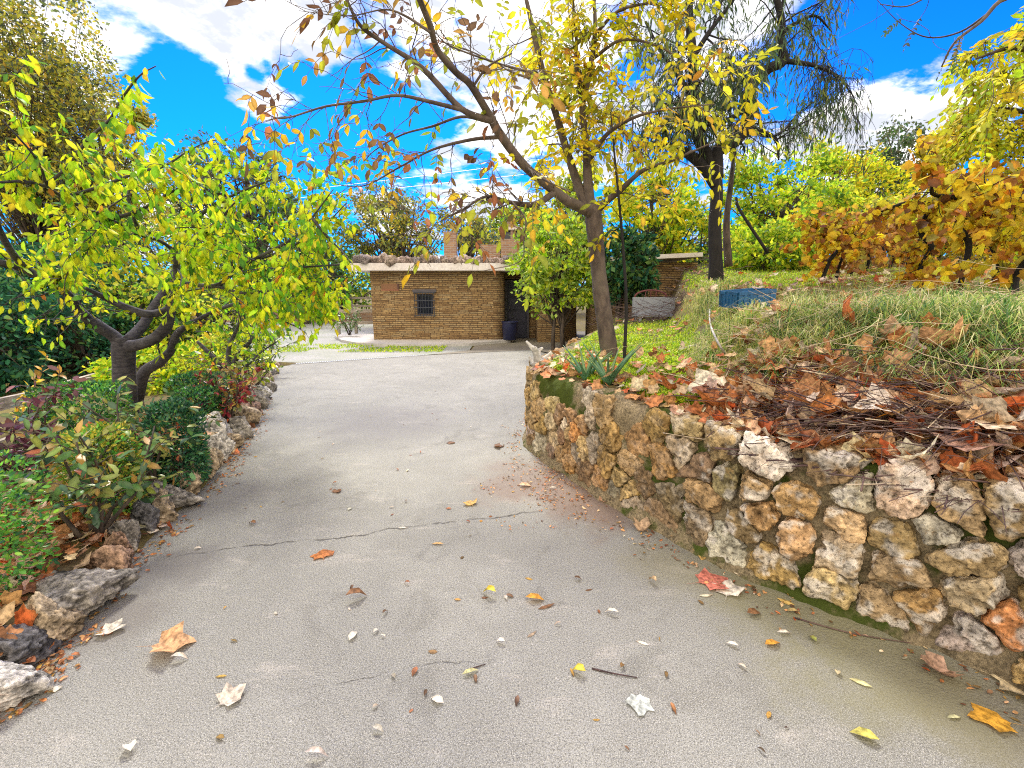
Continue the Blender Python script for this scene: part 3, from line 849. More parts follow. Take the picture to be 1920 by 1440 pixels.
# door in the recess
b = MB(); b.box((xd, HY + 1.2, 0), (xd + .08, HY + 1.28, 2.0), (.06, .055, .07)); b.box((xd + .77, HY + 1.2, 0), (xd + .85, HY + 1.28, 2.0), (.06, .055, .07)); b.box((xd + .08, HY + 1.2, 1.92), (xd + .77, HY + 1.28, 2.0), (.06, .055, .07))
door = b.build('door_frame', M['iron'], hut, smooth=False)
b = MB(); b.box((xd + .085, HY + 1.24, .02), (xd + .765, HY + 1.29, 1.915), (.02, .022, .045)); 
for k in range(4): b.box((xd + .14, HY + 1.225, .12 + k * .45), (xd + .71, HY + 1.24, .47 + k * .45), (.03, .03, .06))
dr = b.build('door', M['iron'], hut, smooth=False)
b = MB(); tube(b, [(xd + .16, HY + 1.18, 1.0), (xd + .16, HY + 1.18, 1.12)], .012, 6, (.3, .3, .3)); b.build('handle', M['iron'], dr)
# chimney with a capped lantern, a second stack and a creeper-clad block between them
CY = HY + 1.6
def brick_box(mb, x0, x1, y0, y1, z0, z1):
    wallstrip(mb, [(x0, y1), (x0, y0), (x1, y0), (x1, y1), (x0, y1)], z0, z1)
    mb.add([(x0, y0, z1), (x1, y0, z1), (x1, y1, z1), (x0, y1, z1)], np.array([(0, 1, 2, 3)]), np.array([(0, 0, 0), (1, 0, 0), (1, .1, 0), (0, .1, 0)]))
def brickmat():
    m, nt = newmat('old_brick'); c = attr(nt)
    bt = node(nt, 'ShaderNodeTexBrick', None, Vector=c, Color1=(.20, .10, .055, 1), Color2=(.32, .19, .10, 1), Mortar=(.28, .23, .18, 1), Scale=1.0, Brick_Width=.24, Row_Height=.075, Mortar_Size=.012)
    n1 = noise(nt, c, 6.0, 5.0)
    p = node(nt, 'ShaderNodeBsdfPrincipled', None, Base_Color=mixc(nt, smap(nt, n1, .4, .7, 0, .5), bt.outputs[0], (.20, .14, .11)), Roughness=.9, Normal=bump(nt, bt.outputs[1], -.5, .02))
    finish(nt, p.outputs[0]); return m
M['brick'] = brickmat()
cx0, cx1 = hx(940, CY), hx(980, CY)
cz1 = P(960, 448, CY)[2]; cz2 = P(960, 431, CY)[2]; cz3 = P(960, 414, CY)[2]
b = MB(); brick_box(b, cx0, cx1, CY, CY + .8, zr1 - .05, cz1)
chim = b.build('chimney', M['brick'], hut, smooth=False)
for x in (cx0, (cx0 + cx1) / 2 - .05, cx1 - .1):
    for y in (CY, CY + .7):
        b = MB(); brick_box(b, x, x + .1, y, y + .1, cz1 + .003, cz2); b.build('chimney_pier', M['brick'], chim, smooth=False)
b = MB(); b.box((cx0 + .12, CY + .3, cz1 + .004), (cx1 - .12, CY + .34, cz2 - .002), (.02, .05, .16)); b.build('chimney_dark_sheet', M['glass'], chim, smooth=False)  # added dark blue sheet, standing in for the dark of the lantern opening
b = MB(); b.box((cx0 - .08, CY - .08, cz2 + .002), (cx1 + .08, CY + .88, cz2 + .07), (.55, .5, .45)); b.build('chimney_cap', M['plain'], chim, smooth=False)
b = MB(); xm, ym = (cx0 + cx1) / 2 - .05, CY + .4
for k, (w, z) in enumerate(((.24, 0), (.18, .08), (.12, .16), (.07, .23))): brick_box(b, xm - w, xm + w, ym - w, ym + w, cz2 + .072 + z, cz2 + .072 + z + .078)
b.build('chimney_finial', M['brick'], chim, smooth=False)
b = MB(); brick_box(b, hx(836, CY), hx(858, CY), CY, CY + .5, zr1 - .05, P(850, 434, CY)[2]); b.build('chimney_stack', M['brick'], hut, smooth=False)
b = MB(); brick_box(b, hx(902, CY), cx0 - .03, CY + .1, CY + .7, zr1 - .05, P(920, 458, CY)[2]); b.build('roof_block', M['brick'], hut, smooth=False)
# plinth: raised cement step round the hut, rounded at the left end
b = MB()
pl_ = [G(628, 634), G(640, 641), G(668, 646.5), G(720, 649.5), G(800, 650.5), G(880, 648), G(918, 645)]
front = [(p[0], p[1]) for p in pl_] + [(xd + .2, HY - .15), (xd + .3, HY + .2)]
back = [(xd + .3, HY + .9), (xL + .2, HY + .5), (xL - .2, HY + 2.2), (hx(640, HY + 2.2), HY + 2.2)]
o = np.array(front + back); n = len(o)
v = np.concatenate([np.c_[o, np.full(n, -.02)], np.c_[o, np.full(n, .075)]])
b.add(v, [np.array([np.arange(n) + n]), np.array([(k, (k + 1) % n, (k + 1) % n + n, k + n) for k in range(n)])])
b.build('plinth', M['slab'], hut, smooth=False)

# dark bin beside the door
bx_, by_ = hx(956, HY - .1), HY - .1
bin_ = thing('waste_bin', 'dark blue round bin standing by the hut doorway', 'bin', (bx_, by_, 0)); bpy.context.view_layer.update()
b = MB(); an = np.linspace(0, 2 * PI, 25)[:-1]
rows = [(.20, .08), (.22, .10), (.25, .62), (.255, .66), (.235, .66), (.22, .3)]
v = np.concatenate([np.c_[bx_ + r * np.cos(an), by_ + r * np.sin(an), np.full(24, z)] for r, z in rows])
i = np.arange(len(rows) * 24).reshape(len(rows), 24); j = np.roll(i, -1, 1)
b.add(v, [np.stack([i[:-1], j[:-1], j[1:], i[1:]], -1).reshape(-1, 4), np.array([i[0][::-1]]), np.array([i[-1]])], (.012, .016, .06)); b.build('bin_body', M['plastic'], bin_)
b = MB(); tube(b, np.c_[bx_ + .262 * np.cos(np.linspace(0, 2 * PI, 30)), by_ + .262 * np.sin(np.linspace(0, 2 * PI, 30)), np.full(30, .65)], .018, 6, (.015, .02, .07)); b.build('rim', M['plastic'], bin_)

# annex behind the shrub, right
AY = 13.0
ax0, ax1 = hx(1130, AY), hx(1300, AY)
ann = thing('stone_annex', 'dim low stone annex with a pale roof edge behind the garden shrubs', 'outbuilding', (ax0, AY, 0)); bpy.context.view_layer.update()
b = MB(); z1a = P(1250, 492, AY)[2]; wallstrip(b, [(ax0, AY + 3), (ax0, AY), (ax1, AY), (ax1 + .3, AY + 3)], 0, z1a); b.build('wall', M['ledge'], ann, smooth=False)
b = MB(); v = [P(1130, 490, AY - .4), P(1318, 481, AY - .4), P(1318, 473, AY - .4), P(1130, 482, AY - .4)]
v = np.array(v); v = np.concatenate([v, v + np.array([0, 3.6, 0])])
b.add(v, np.array([(0, 1, 2, 3), (5, 4, 7, 6), (3, 2, 6, 7), (1, 0, 4, 5), (0, 3, 7, 4), (2, 1, 5, 6)])); b.build('roof_slab', M['fascia'], ann, smooth=False)
# arched bench in front of the annex
bY = 10.5
bp = P(1215, 560, bY)
bench = thing('arched_bench', 'grey garden bench with a dark red arched back before the annex', 'bench', (bp[0], bY, 1.0)); bpy.context.view_layer.update()
b = MB(); x0, x1 = P(1187, 560, bY)[0], P(1265, 560, bY)[0]; zb = P(1215, 557, bY)[2]
b.box((x0, bY - .05, zb - .45), (x1, bY + .05, zb), (.30, .32, .36)); b.build('backrest', M['plain'], bench, smooth=False)
b = MB(); xc = P(1220, 557, bY)[0]; rr_ = .36
arc = [(xc + rr_ * math.cos(a), bY, zb + .003 + .15 * math.sin(a)) for a in np.linspace(PI, 0, 15)]
tube(b, arc, .022, 6, (.16, .05, .05))
for t in (-.12, 0, .12): tube(b, [(xc + t, bY, zb), (xc + t, bY, zb + .13)], .012, 5, (.16, .05, .05))
b.build('arched_crest', M['plain'], bench)
b = MB(); b.box((x0, bY - .45, zb - .42), (x1, bY - .06, zb - .37), (.30, .32, .36)); b.build('seat', M['plain'], bench, smooth=False)
for x in (x0 + .05, x1 - .1):
    for y in (bY - .42, bY - .12):
        b = MB(); b.box((x, y, zb - .85), (x + .05, y + .05, zb - .423), (.28, .3, .33)); b.build('leg', M['plain'], bench, smooth=False)

# drain channel across the drive
dr_ = thing('drain_channel', 'narrow steel grated drain channel across the end of the drive', 'drain', (drain_a[0], drain_a[1], 0)); bpy.context.view_layer.update()
b = MB(); dv = unit(drain_b - drain_a); L_ = np.linalg.norm(drain_b - drain_a); ang = math.atan2(dv[1], dv[0])
b.box((drain_a[0], drain_a[1], .002), (drain_a[0] + L_, drain_a[1] + .12, .006), (.05, .06, .08), ang, drain_a)
b.build('channel', M['iron'], dr_, smooth=False)
b = MB()
for k in range(int(L_ / .05)):
    b.box((drain_a[0] + k * .05, drain_a[1], .007), (drain_a[0] + k * .05 + .025, drain_a[1] + .12, .011), (.42, .44, .47), ang, drain_a)
b.box((drain_a[0], drain_a[1] - .02, .002), (drain_a[0] + L_, drain_a[1] - .001, .012), (.45, .46, .48), ang, drain_a)
b.build('grating', M['iron'], dr_, smooth=False)

# ------------------------------------------------------------------ fences and far wall
def rail_fence(name, label, pts_, heights, post_h, m, group=None, r=.05):
    root = thing(name, label, 'fence', tuple(pts_[0][:2]) + (pts_[0][2],), group); bpy.context.view_layer.update()
    for h in heights:
        b = MB()
        for a, c in zip(pts_[:-1], pts_[1:]):
            a = np.array(a) + [0, 0, h]; c = np.array(c) + [0, 0, h]
            d = unit(c - a); nrm = np.array([-d[1], d[0], 0])
            q = []
            for e in (a, c):
                for so, zo in ((-.03, -.06), (.03, -.06), (.03, .06), (-.03, .06)): q.append(e + nrm * so + np.array([0, 0, zo]))
            b.add(q, np.array([(0, 1, 5, 4), (1, 2, 6, 5), (2, 3, 7, 6), (3, 0, 4, 7), (0, 3, 2, 1), (4, 5, 6, 7)]))
        b.build('rail', m, root, smooth=False)
    for p in pts_:
        b = MB(); b.box((p[0] - r, p[1] + .04, p[2] - .3), (p[0] + r, p[1] + .04 + 2 * r, p[2] + post_h)); b.build('post', m, root, smooth=False)
    return root
fpts = []
for px, py, Y in ((-330, 845, 3.0), (-60, 772, 3.9), (60, 744, 4.9), (150, 716, 6.1), (240, 690, 7.4)):
    p = P(px, py, Y); fpts.append((p[0], p[1], p[2] - .62))
rail_fence('rail_fence', 'weathered wooden rail fence behind the box bushes on the left', fpts, (.62, .22), .66, M['wood'])
f2 = [(hx(px, 17), 17 + k * .3, .05) for k, px in enumerate((632, 660, 700))]
rail_fence('rail_fence', 'small wooden rail fence standing at the hut corner', f2, (.85, .4), .95, M['wood'])
f3 = [(hx(px, 26), 26, .35) for px in (380, 450, 520, 590, 660, 720)]
rail_fence('rail_fence', 'distant pale rail fence beyond the gravel yard', f3, (.95, .5), 1.05, M['wood'])
b = MB(); wallstrip(b, [(hx(300, 25), 25.4), (hx(500, 25), 25), (hx(640, 25), 25), (hx(720, 25), 25.2)], -.1, .55)
fw_ = b.build('boundary_wall', M['brick'], smooth=False); tag(fw_, 'low reddish brick boundary wall at the far side of the gravel yard', 'wall')
b = MB(); 
# ------------------------------------------------------------------ palettes
CHART = [((.60, .72, .02), 5), ((.72, .76, .02), 4), ((.42, .66, .02), 5), ((.20, .46, .02), 3.5), ((.09, .27, .03), 2), ((.78, .62, .03), 1.4), ((.62, .25, .03), .25)]
YELL = [((.78, .66, .02), 5), ((.68, .66, .03), 4), ((.42, .46, .03), 4), ((.76, .50, .03), 3), ((.28, .33, .03), 2), ((.60, .28, .04), .6)]
DRYB = [((.30, .12, .05), 3), ((.22, .14, .05), 2), ((.45, .26, .06), 2), ((.16, .09, .05), 2)]
DARKG = [((.07, .15, .04), 4), ((.12, .21, .04), 3), ((.03, .06, .03), 3), ((.13, .17, .04), 1)]
DEEPG = [((.03, .13, .06), 4), ((.05, .19, .07), 3), ((.02, .08, .05), 2.5), ((.12, .26, .06), 2)]
BOXG = [((.09, .32, .05), 4), ((.16, .44, .05), 3), ((.035, .15, .05), 2.5), ((.28, .55, .06), 2)]
OLIVE = [((.50, .50, .06), 4), ((.58, .48, .06), 3), ((.32, .36, .06), 3), ((.50, .36, .05), 2), ((.14, .19, .05), 2)]
LIME = [((.46, .66, .03), 4), ((.66, .72, .04), 4), ((.22, .40, .03), 3), ((.12, .26, .04), 2), ((.62, .58, .05), 1.2)]
GREYG = [((.13, .17, .10), 3), ((.20, .23, .11), 3), ((.08, .11, .08), 3), ((.30, .26, .10), 1)]
GOLD = [((.82, .60, .03), 6), ((.74, .40, .03), 3), ((.82, .70, .04), 4), ((.50, .20, .03), 3), ((.40, .36, .05), 2), ((.24, .10, .03), 1.5)]
ROSEC = [((.10, .22, .06), 3), ((.22, .28, .06), 3), ((.34, .34, .08), 2), ((.42, .26, .06), 1.5), ((.05, .11, .05), 3), ((.45, .12, .05), .6)]

def tree(name, label, cat, root_pt, limbs, twl, leaves_, bark, lm, group=None, sides=9, knots=.08):
    """root Empty > trunk (with its limbs and twigs) and crown; leaves_ = list of (pos, axis, normal, size, template, colour)"""
    t = thing(name, label, cat, root_pt, group)
    b = MB()
    for k, L in enumerate(limbs): wood(b, [L], sides if L[0, 3] > .03 else 7, knots=knots)
    wood(b, twl, 4)
    b.build('trunk', bark, t)
    b = MB()
    for a in leaves_: scatter(b, *a)
    if b.V: b.build('crown', lm, t)
    return t

def hang(pos, tan, down=.8, jit=.5, t=.3):
    n = len(pos)
    a = unit(tan * t + R.normal(0, jit, (n, 3)) + np.array([0, 0, -down]))
    nr = unit(R.normal(0, 1, (n, 3)) + np.array([0, -.3, .3]))
    return a, nr

# ------------------------------------------------------------------ the cherry tree on the left
C = 5.3
L = [limb([(238, 800, C, .135), (236, 755, C, .122), (233, 700, C, .113), (232, 655, C, .12), (231, 632, C, .10)]),
     limb([(230, 655, C, .10), (215, 632, 5.25, .085), (185, 612, 5.15, .08), (150, 585, 5.0, .07), (120, 545, 4.8, .05), (70, 515, 4.7, .05), (10, 495, 4.5, .045), (-90, 480, 4.2, .03)]),
     limb([(235, 650, C, .09), (262, 646, 5.2, .08), (290, 634, 5.1, .075), (312, 612, 5.05, .07), (319, 585, 5.0, .065), (324, 555, 5.0, .055), (333, 540, 5.0, .05), (331, 500, 4.95, .045), (328, 470, 4.9, .035)]),
     limb([(319, 580, 5.0, .055), (290, 588, 4.9, .05), (268, 587, 4.8, .05), (238, 577, 4.7, .045), (203, 561, 4.6, .04), (160, 540, 4.4, .02)]),
     limb([(328, 470, 4.9, .03), (345, 466, 4.8, .025), (380, 440, 4.6, .02), (415, 408, 4.4, .014), (440, 380, 4.2, .008)]),
     limb([(330, 472, 4.9, .025), (300, 452, 4.7, .02), (262, 440, 4.5, .017), (215, 415, 4.3, .014), (150, 395, 4.1, .008)]),
     limb([(330, 545, 5.0, .045), (352, 533, 4.95, .035), (405, 536, 4.8, .03), (440, 510, 4.7, .024), (470, 490, 4.6, .02), (550, 447, 4.4, .016), (585, 408, 4.25, .01), (625, 355, 4.1, .005)]),
     limb([(240, 640, C, .08), (268, 610, 5.5, .07), (292, 570, 5.7, .06), (330, 520, 5.9, .045), (380, 470, 6.1, .03), (440, 420, 6.2, .018), (500, 370, 6.2, .01)]),
     limb([(255, 760, 5.6, .09), (270, 700, 5.6, .085), (300, 678, 5.6, .075), (322, 655, 5.6, .06), (333, 625, 5.6, .05), (370, 600, 5.6, .035), (440, 570, 5.5, .025), (530, 560, 5.3, .015), (600, 560, 5.2, .008)]),
     limb([(95, 530, 4.75, .05), (130, 500, 4.6, .045), (163, 470, 4.4, .04), (185, 440, 4.3, .035), (203, 410, 4.2, .03), (170, 395, 4.0, .02), (115, 368, 3.8, .015), (88, 345, 3.6, .012), (70, 300, 3.4, .01), (5, 225, 3.1, .005)]),
     limb([(110, 368, 3.8, .014), (150, 362, 3.75, .013), (220, 338, 3.6, .011), (262, 322, 3.5, .009), (308, 312, 3.4, .007), (350, 285, 3.3, .005), (388, 266, 3.25, .004), (412, 262, 3.2, .003)]),
     limb([(88, 345, 3.6, .012), (125, 315, 3.5, .011), (165, 262, 3.35, .010), (205, 225, 3.2, .008), (232, 180, 3.1, .007), (262, 142, 3.0, .005), (292, 124, 2.95, .003)]),
     limb([(88, 350, 3.6, .012), (40, 340, 3.4, .01), (-30, 345, 3.2, .008)]),
     limb([(60, 515, 4.7, .035), (20, 470, 4.3, .03), (-10, 400, 4.0, .02), (10, 330, 3.7, .01), (60, 270, 3.5, .005)]),
     limb([(200, 412, 4.2, .02), (260, 395, 4.3, .015), (320, 360, 4.3, .01), (360, 340, 4.3, .006)]),
     limb([(440, 510, 4.7, .02), (510, 505, 4.5, .015), (580, 500, 4.4, .01), (650, 495, 4.3, .006)]),
     limb([(470, 490, 4.6, .015), (530, 470, 4.7, .012), (600, 430, 4.7, .008), (650, 380, 4.7, .005)])]
for l in L[1:10]: l[:, 3] *= .8
L += [limb([(585, 408, 4.25, .014), (610, 440, 4.2, .010), (640, 470, 4.15, .006), (665, 500, 4.1, .003)]),
      limb([(530, 560, 5.3, .016), (580, 540, 4.9, .012), (620, 520, 4.6, .008), (660, 520, 4.4, .004)]),
      limb([(440, 570, 5.5, .018), (500, 590, 5.1, .012), (550, 610, 4.9, .007), (575, 625, 4.8, .003)]),
      limb([(405, 536, 4.8, .02), (460, 550, 4.6, .014), (520, 545, 4.5, .009), (590, 560, 4.4, .004)]),
      limb([(328, 470, 4.9, .025), (380, 400, 4.8, .018), (450, 360, 4.7, .012), (530, 330, 4.6, .006)]),
      limb([(262, 440, 4.5, .016), (240, 370, 4.4, .012), (260, 320, 4.3, .006)])]
tw = sprout(L[1:10] + L[14:], 8.5, (.3, .75), .18, .2, -.10, .5, .4, .009, .0) + sprout(L[10:14], 5.0, (.12, .35), .2, .2, -.15, .6, .4, .006, -.05)
tw2 = sprout(tw, 5.5, (.15, .40), .15, .2, -.12, .6, .6, .004, .0, 4)
okt = lambda l: (l[:, 2].min() > 1.08 or l[:, 0].max() < -3.9) and (l[:, 0] + .335 * l[:, 1]).max() < 0
tw, tw2 = [l for l in tw if okt(l)], [l for l in tw2 if okt(l)]
pos, tan = along(tw + tw2 + [l for l in L if l[0, 3] < .016], .025, .1)
pos = pos + R.normal(0, .02, pos.shape)
fk = L[0][-1, :3]
keep = ((pos[:, 2] > 1.12) | (pos[:, 0] < -3.9)) & ~((pos[:, 2] < 1.62) & (np.abs(pos[:, 0] - fk[0] - .05) < .55) & (R.rand(len(pos)) < .85)) & (pos[:, 0] + .325 * pos[:, 1] < 0)
pos, tan = pos[keep], tan[keep]
a, nr = hang(pos, tan, .75, .40, .35)
sz = R.uniform(.055, .11, len(pos))
print('cherry leaves', len(pos))
tree('cherry_tree', 'spreading cherry tree with yellow-green leaves and a dark forked trunk in the left bed', 'tree', L[0][0, :3], L, tw + tw2,
     [(pos, a, nr, sz, OVAL, pick(CHART, len(pos)))], M['bark_cherry'], M['leaf'])

# smaller cherry behind it
C = 6.6
L = [limb([(432, 765, C, .07), (430, 730, C, .06), (425, 700, C, .06), (410, 680, C, .05), (395, 665, C, .035), (370, 640, C, .02)]),
     limb([(425, 705, C, .045), (445, 670, C, .035), (470, 640, C, .025), (500, 600, C, .015), (520, 570, C, .008)]),
     limb([(428, 690, C, .04), (430, 650, C, .03), (450, 600, C, .02), (440, 560, C, .01)]),
     limb([(420, 695, C, .03), (455, 690, 6.3, .02), (490, 660, 6.2, .012), (520, 640, 6.1, .008)])]
tw = sprout(L, 8, (.3, .6), .35, .25, -.12, .5, .4, .008, .0)
tw2 = sprout(tw, 4, (.12, .3), .2, .2, -.12, .6, .6, .004, 0, 4)
pos, tan = along(tw + tw2, .05, .1); a, nr = hang(pos, tan)
tree('cherry_tree', 'small bushy cherry tree beside the far end of the curb rocks', 'tree', L[0][0, :3], L, tw + tw2,
     [(pos, a, nr, R.uniform(.07, .12, len(pos)), OVAL, pick(CHART[:5], len(pos)))], M['bark_cherry'], M['leaf'])

# ------------------------------------------------------------------ the walnut-like tree on the bank
def compound(pos, dr, L_, n_pairs, lsize, pal, droop=.5):
    """feather leaves: leaflets in pairs along a stalk"""
    out_p, out_a, out_n, out_s, tw_ = [], [], [], [], []
    for p, d in zip(pos, dr):
        d = unit(d + np.array([0, 0, -droop * .5])); le = L_ * R.uniform(.7, 1.25)
        side = unit(np.cross(d, R.normal(0, .35, 3) + np.array([0, 0, 1])))
        up = unit(np.cross(side, d))
        rp = []
        for k in range(n_pairs + 1):
            t = (k + .6) / (n_pairs + .6)
            q = p + d * le * t - np.array([0, 0, droop * le * t * t * .6]); rp.append(q)
            for sgn in ((-1, 1) if k < n_pairs else (0,)):
                out_p.append(q); out_a.append(unit(d * .55 + side * sgn * .8 + np.array([0, 0, -droop * R.uniform(.1, .9)]))); out_n.append(unit(up + R.normal(0, .35, 3)))
                out_s.append(lsize * R.uniform(.65, 1.15) * (.75 + .5 * t))
        tw_.append(np.c_[np.array([p] + rp), np.linspace(.003, .0015, n_pairs + 2)])
    c = pick(pal, len(pos)); per = len(out_p) // max(len(pos), 1)
    return (np.array(out_p), np.array(out_a), np.array(out_n), np.array(out_s), OVAL, np.clip(np.repeat(c, per, 0) * (1 + R.normal(0, .1, (len(out_p), 1))), .002, .95)), tw_
W_ = 5.3
L = [limb([(1146, 720, W_, .118), (1143, 665, W_, .105), (1134, 600, W_, .097), (1126, 540, W_, .092), (1119, 470, W_, .088), (1113, 405, W_, .095), (1110, 385, W_, .08)]),
     limb([(1112, 402, W_, .06), (1075, 382, 5.1, .054), (1061, 375, 5.05, .052), (1039, 357, 5.0, .05), (985, 313, 4.8, .046), (937, 251, 4.6, .041), (919, 219, 4.5, .036), (883, 160, 4.3, .030), (854, 135, 4.2, .027), (821, 95, 4.05, .025), (806, 47, 3.9, .022), (777, -25, 3.7, .022)]),
     limb([(921, 226, 4.5, .032), (865, 204, 4.4, .027), (792, 128, 4.3, .022), (719, 80, 4.2, .018), (675, 47, 4.15, .015), (645, -12, 4.1, .010)]),
     limb([(870, 207, 4.4, .02), (803, 190, 4.3, .016), (744, 179, 4.2, .013), (682, 190, 4.15, .011), (609, 200, 4.1, .009), (533, 222, 4.05, .006), (495, 212, 4.0, .003)]),
     limb([(914, 228, 4.5, .016), (865, 219, 4.6, .013), (810, 237, 4.7, .011), (755, 252, 4.75, .009), (704, 281, 4.8, .006), (682, 303, 4.8, .003)]),
     limb([(937, 257, 4.6, .02), (883, 262, 4.7, .016), (810, 281, 4.8, .012), (748, 314, 4.85, .009), (675, 350, 4.9, .006), (591, 335, 4.9, .003)]),
     limb([(1040, 361, 5.0, .035), (1003, 383, 4.8, .03), (956, 379, 4.6, .02), (912, 368, 4.45, .013), (870, 392, 4.35, .008), (825, 415, 4.3, .004)]),
     limb([(960, 379, 4.6, .012), (985, 410, 4.45, .008), (982, 445, 4.4, .006), (975, 490, 4.35, .005), (905, 508, 4.3, .003)]),
     limb([(1104, 395, W_, .06), (1085, 350, 5.35, .05), (1065, 290, 5.4, .042), (1043, 215, 5.4, .038), (1021, 146, 5.4, .032), (1003, 73, 5.35, .027), (992, 22, 5.3, .022), (980, -30, 5.3, .016)]),
     limb([(1107, 395, W_, .065), (1102, 330, W_, .05), (1099, 270, 5.35, .042), (1092, 200, 5.4, .036), (1102, 150, 5.4, .032), (1112, 95, 5.4, .028), (1116, 40, 5.4, .022), (1110, -40, 5.4, .014)]),
     limb([(1094, 210, 5.4, .026), (1082, 140, 5.5, .022), (1080, 60, 5.5, .016), (1070, -20, 5.5, .01)]),
     limb([(1114, 398, W_, .05), (1140, 375, 5.2, .04), (1165, 355, 5.1, .03), (1205, 320, 5.0, .022), (1262, 300, 4.8, .014), (1330, 270, 4.6, .007)]),
     limb([(1105, 300, 5.35, .03), (1140, 250, 5.2, .022), (1190, 220, 5.0, .016), (1250, 205, 4.8, .010), (1340, 195, 4.6, .005)]),
     limb([(1112, 110, 5.4, .02), (1165, 75, 5.2, .015), (1230, 85, 5.0, .010), (1290, 120, 4.9, .005)]),
     limb([(1120, 60, 5.4, .02), (1160, 20, 5.2, .015), (1220, 5, 5.0, .01)]),
     limb([(1018, 146, 5.4, .016), (980, 132, 5.1, .013), (937, 120, 4.9, .010), (846, 87, 4.7, .007), (815, 60, 4.6, .004)]),
     limb([(1021, 155, 5.4, .014), (960, 135, 5.5, .011), (880, 95, 5.5, .007), (800, 70, 5.5, .003)]),
     limb([(985, 313, 4.8, .014), (1010, 330, 4.5, .012), (1035, 345, 4.3, .01), (1070, 360, 4.1, .006)]),
     limb([(806, 60, 3.9, .012), (760, 30, 4.0, .009), (720, 18, 4.0, .006), (650, 30, 4.05, .004), (560, 20, 4.1, .002)]),
     limb([(885, 165, 4.3, .012), (915, 125, 4.2, .009), (960, 100, 4.1, .006)])]
bare = sprout(L[1:7] + L[15:17] + L[18:], 12, (.2, .75), .2, .2, .02, .75, .35, .006, .0)
bare2 = sprout(bare, 5, (.08, .25), .2, .25, .02, .7, .6, .003, 0, 4)
full = sprout(L[8:15] + L[17:18], 11.0, (.25, .7), .15, .22, .0, .6, .4, .008, .12)
full3 = sprout(full, 3.5, (.12, .35), .2, .2, -.05, .6, .5, .004, .05, 4)
full2 = sprout(L[6:8], 3.2, (.15, .4), .3, .2, -.1, .6, .4, .006, 0)
pos, tan = along(full + full3, .115, .2); pos2, tan2 = along(full2, .12, .3)
pos, tan = np.concatenate([pos, pos2]), np.concatenate([tan, tan2])
dr_dir = unit(tan + R.normal(0, .6, tan.shape))
lv, rach = compound(pos, dr_dir, .25, 3, .098, YELL, .7)
posb, tanb = along(bare, .85, .4)
lvb, rachb = compound(posb, unit(tanb + R.normal(0, .5, tanb.shape)), .2, 2, .115, YELL[2:] + DRYB, .9)
print('walnut leaves', len(lv[0]), len(lvb[0]))
tree('walnut_tree', 'half bare tree with yellow feathered leaves and smooth trunk on the bank behind the wall', 'tree', L[0][1, :3], L, bare + bare2 + full + full2 + full3 + rach + rachb, [lv, lvb], M['bark_walnut'], M['leaf'])
# thin sapling beside it
L = [limb([(1168, 735, 4.9, .020), (1172, 640, 4.9, .019), (1174, 560, 4.9, .017), (1167, 450, 4.9, .015), (1160, 370, 4.9, .013), (1152, 290, 4.95, .010), (1145, 210, 5.0, .006)])]
tw = sprout(L, 5, (.2, .5), .5, .2, -.05, .5, .4, .006, .2); pos, tan = along(tw, .10, .2); lv, rach = compound(pos, tan, .18, 2, .10, YELL, .7)
tree('sapling', 'thin dark whip of a sapling leaning beside the smooth trunk on the bank', 'tree', L[0][0, :3], L, tw + rach, [lv], M['bark_dark'], M['leaf'])

# ------------------------------------------------------------------ the black-trunked weeping tree
B_ = 9.0
L = [limb([(1342, 560, B_, .155), (1342, 500, B_, .13), (1340, 420, B_, .115), (1344, 365, B_, .11), (1343, 330, B_, .105)]),
     limb([(1343, 350, B_, .10), (1318, 312, B_, .10), (1292, 290, B_, .085), (1262, 276, 8.9, .06), (1225, 270, 8.8, .035), (1180, 285, 8.7, .015)]),
     limb([(1340, 335, B_, .12), (1325, 290, B_, .10), (1309, 256, B_, .10), (1302, 205, B_, .095), (1300, 128, B_, .085), (1295, 68, B_, .075), (1290, -20, B_, .06)]),
     limb([(1343, 335, B_, .13), (1344, 285, B_, .12), (1366, 273, B_, .115), (1385, 258, B_, .11), (1400, 235, B_, .11), (1404, 180, B_, .11), (1416, 152, B_, .10), (1442, 128, B_, .09), (1470, 114, B_, .08), (1463, 85, B_, .07), (1466, 43, B_, .06), (1454, -10, B_, .05)]),
     limb([(1470, 114, B_, .05), (1500, 118, 8.9, .04), (1530, 124, 8.8, .03), (1570, 143, 8.7, .02), (1600, 180, 8.6, .008)]),
     limb([(1404, 200, B_, .05), (1370, 222, 8.8, .04), (1330, 235, 8.7, .03), (1290, 228, 8.6, .02)]),
     limb([(1400, 238, B_, .06), (1425, 246, 8.9, .05), (1455, 262, 8.8, .03), (1460, 300, 8.7, .015)]),
     limb([(1302, 190, B_, .05), (1270, 140, B_, .04), (1235, 90, B_, .03), (1210, 40, B_, .02)]),
     limb([(1298, 110, B_, .05), (1330, 60, B_, .04), (1360, 20, B_, .03), (1390, -20, B_, .02)]),
     limb([(1416, 152, B_, .04), (1380, 150, B_, .03), (1345, 160, B_, .02), (1310, 150, 8.9, .012)]),
     limb([(1465, 60, B_, .04), (1500, 40, B_, .03), (1530, 30, B_, .02), (1560, 60, B_, .01)]),
     limb([(1305, 215, B_, .04), (1265, 195, 8.8, .03), (1225, 200, 8.6, .015)])]
tw = sprout(L[1:], 6.5, (.7, 1.8), .2, .22, -.02, .45, .4, .018, .25, 7)
weep = sprout(tw, 15, (.25, .75), .2, .16, -.35, .3, .5, .005, .0, 6)
wl2 = sprout(L[4:5], 34, (.5, 1.3), .2, .10, -.45, .5, .4, .006, .1, 6)
wl3 = sprout(wl2, 12, (.2, .6), .2, .12, -.5, .3, .6, .003, -.2, 5)
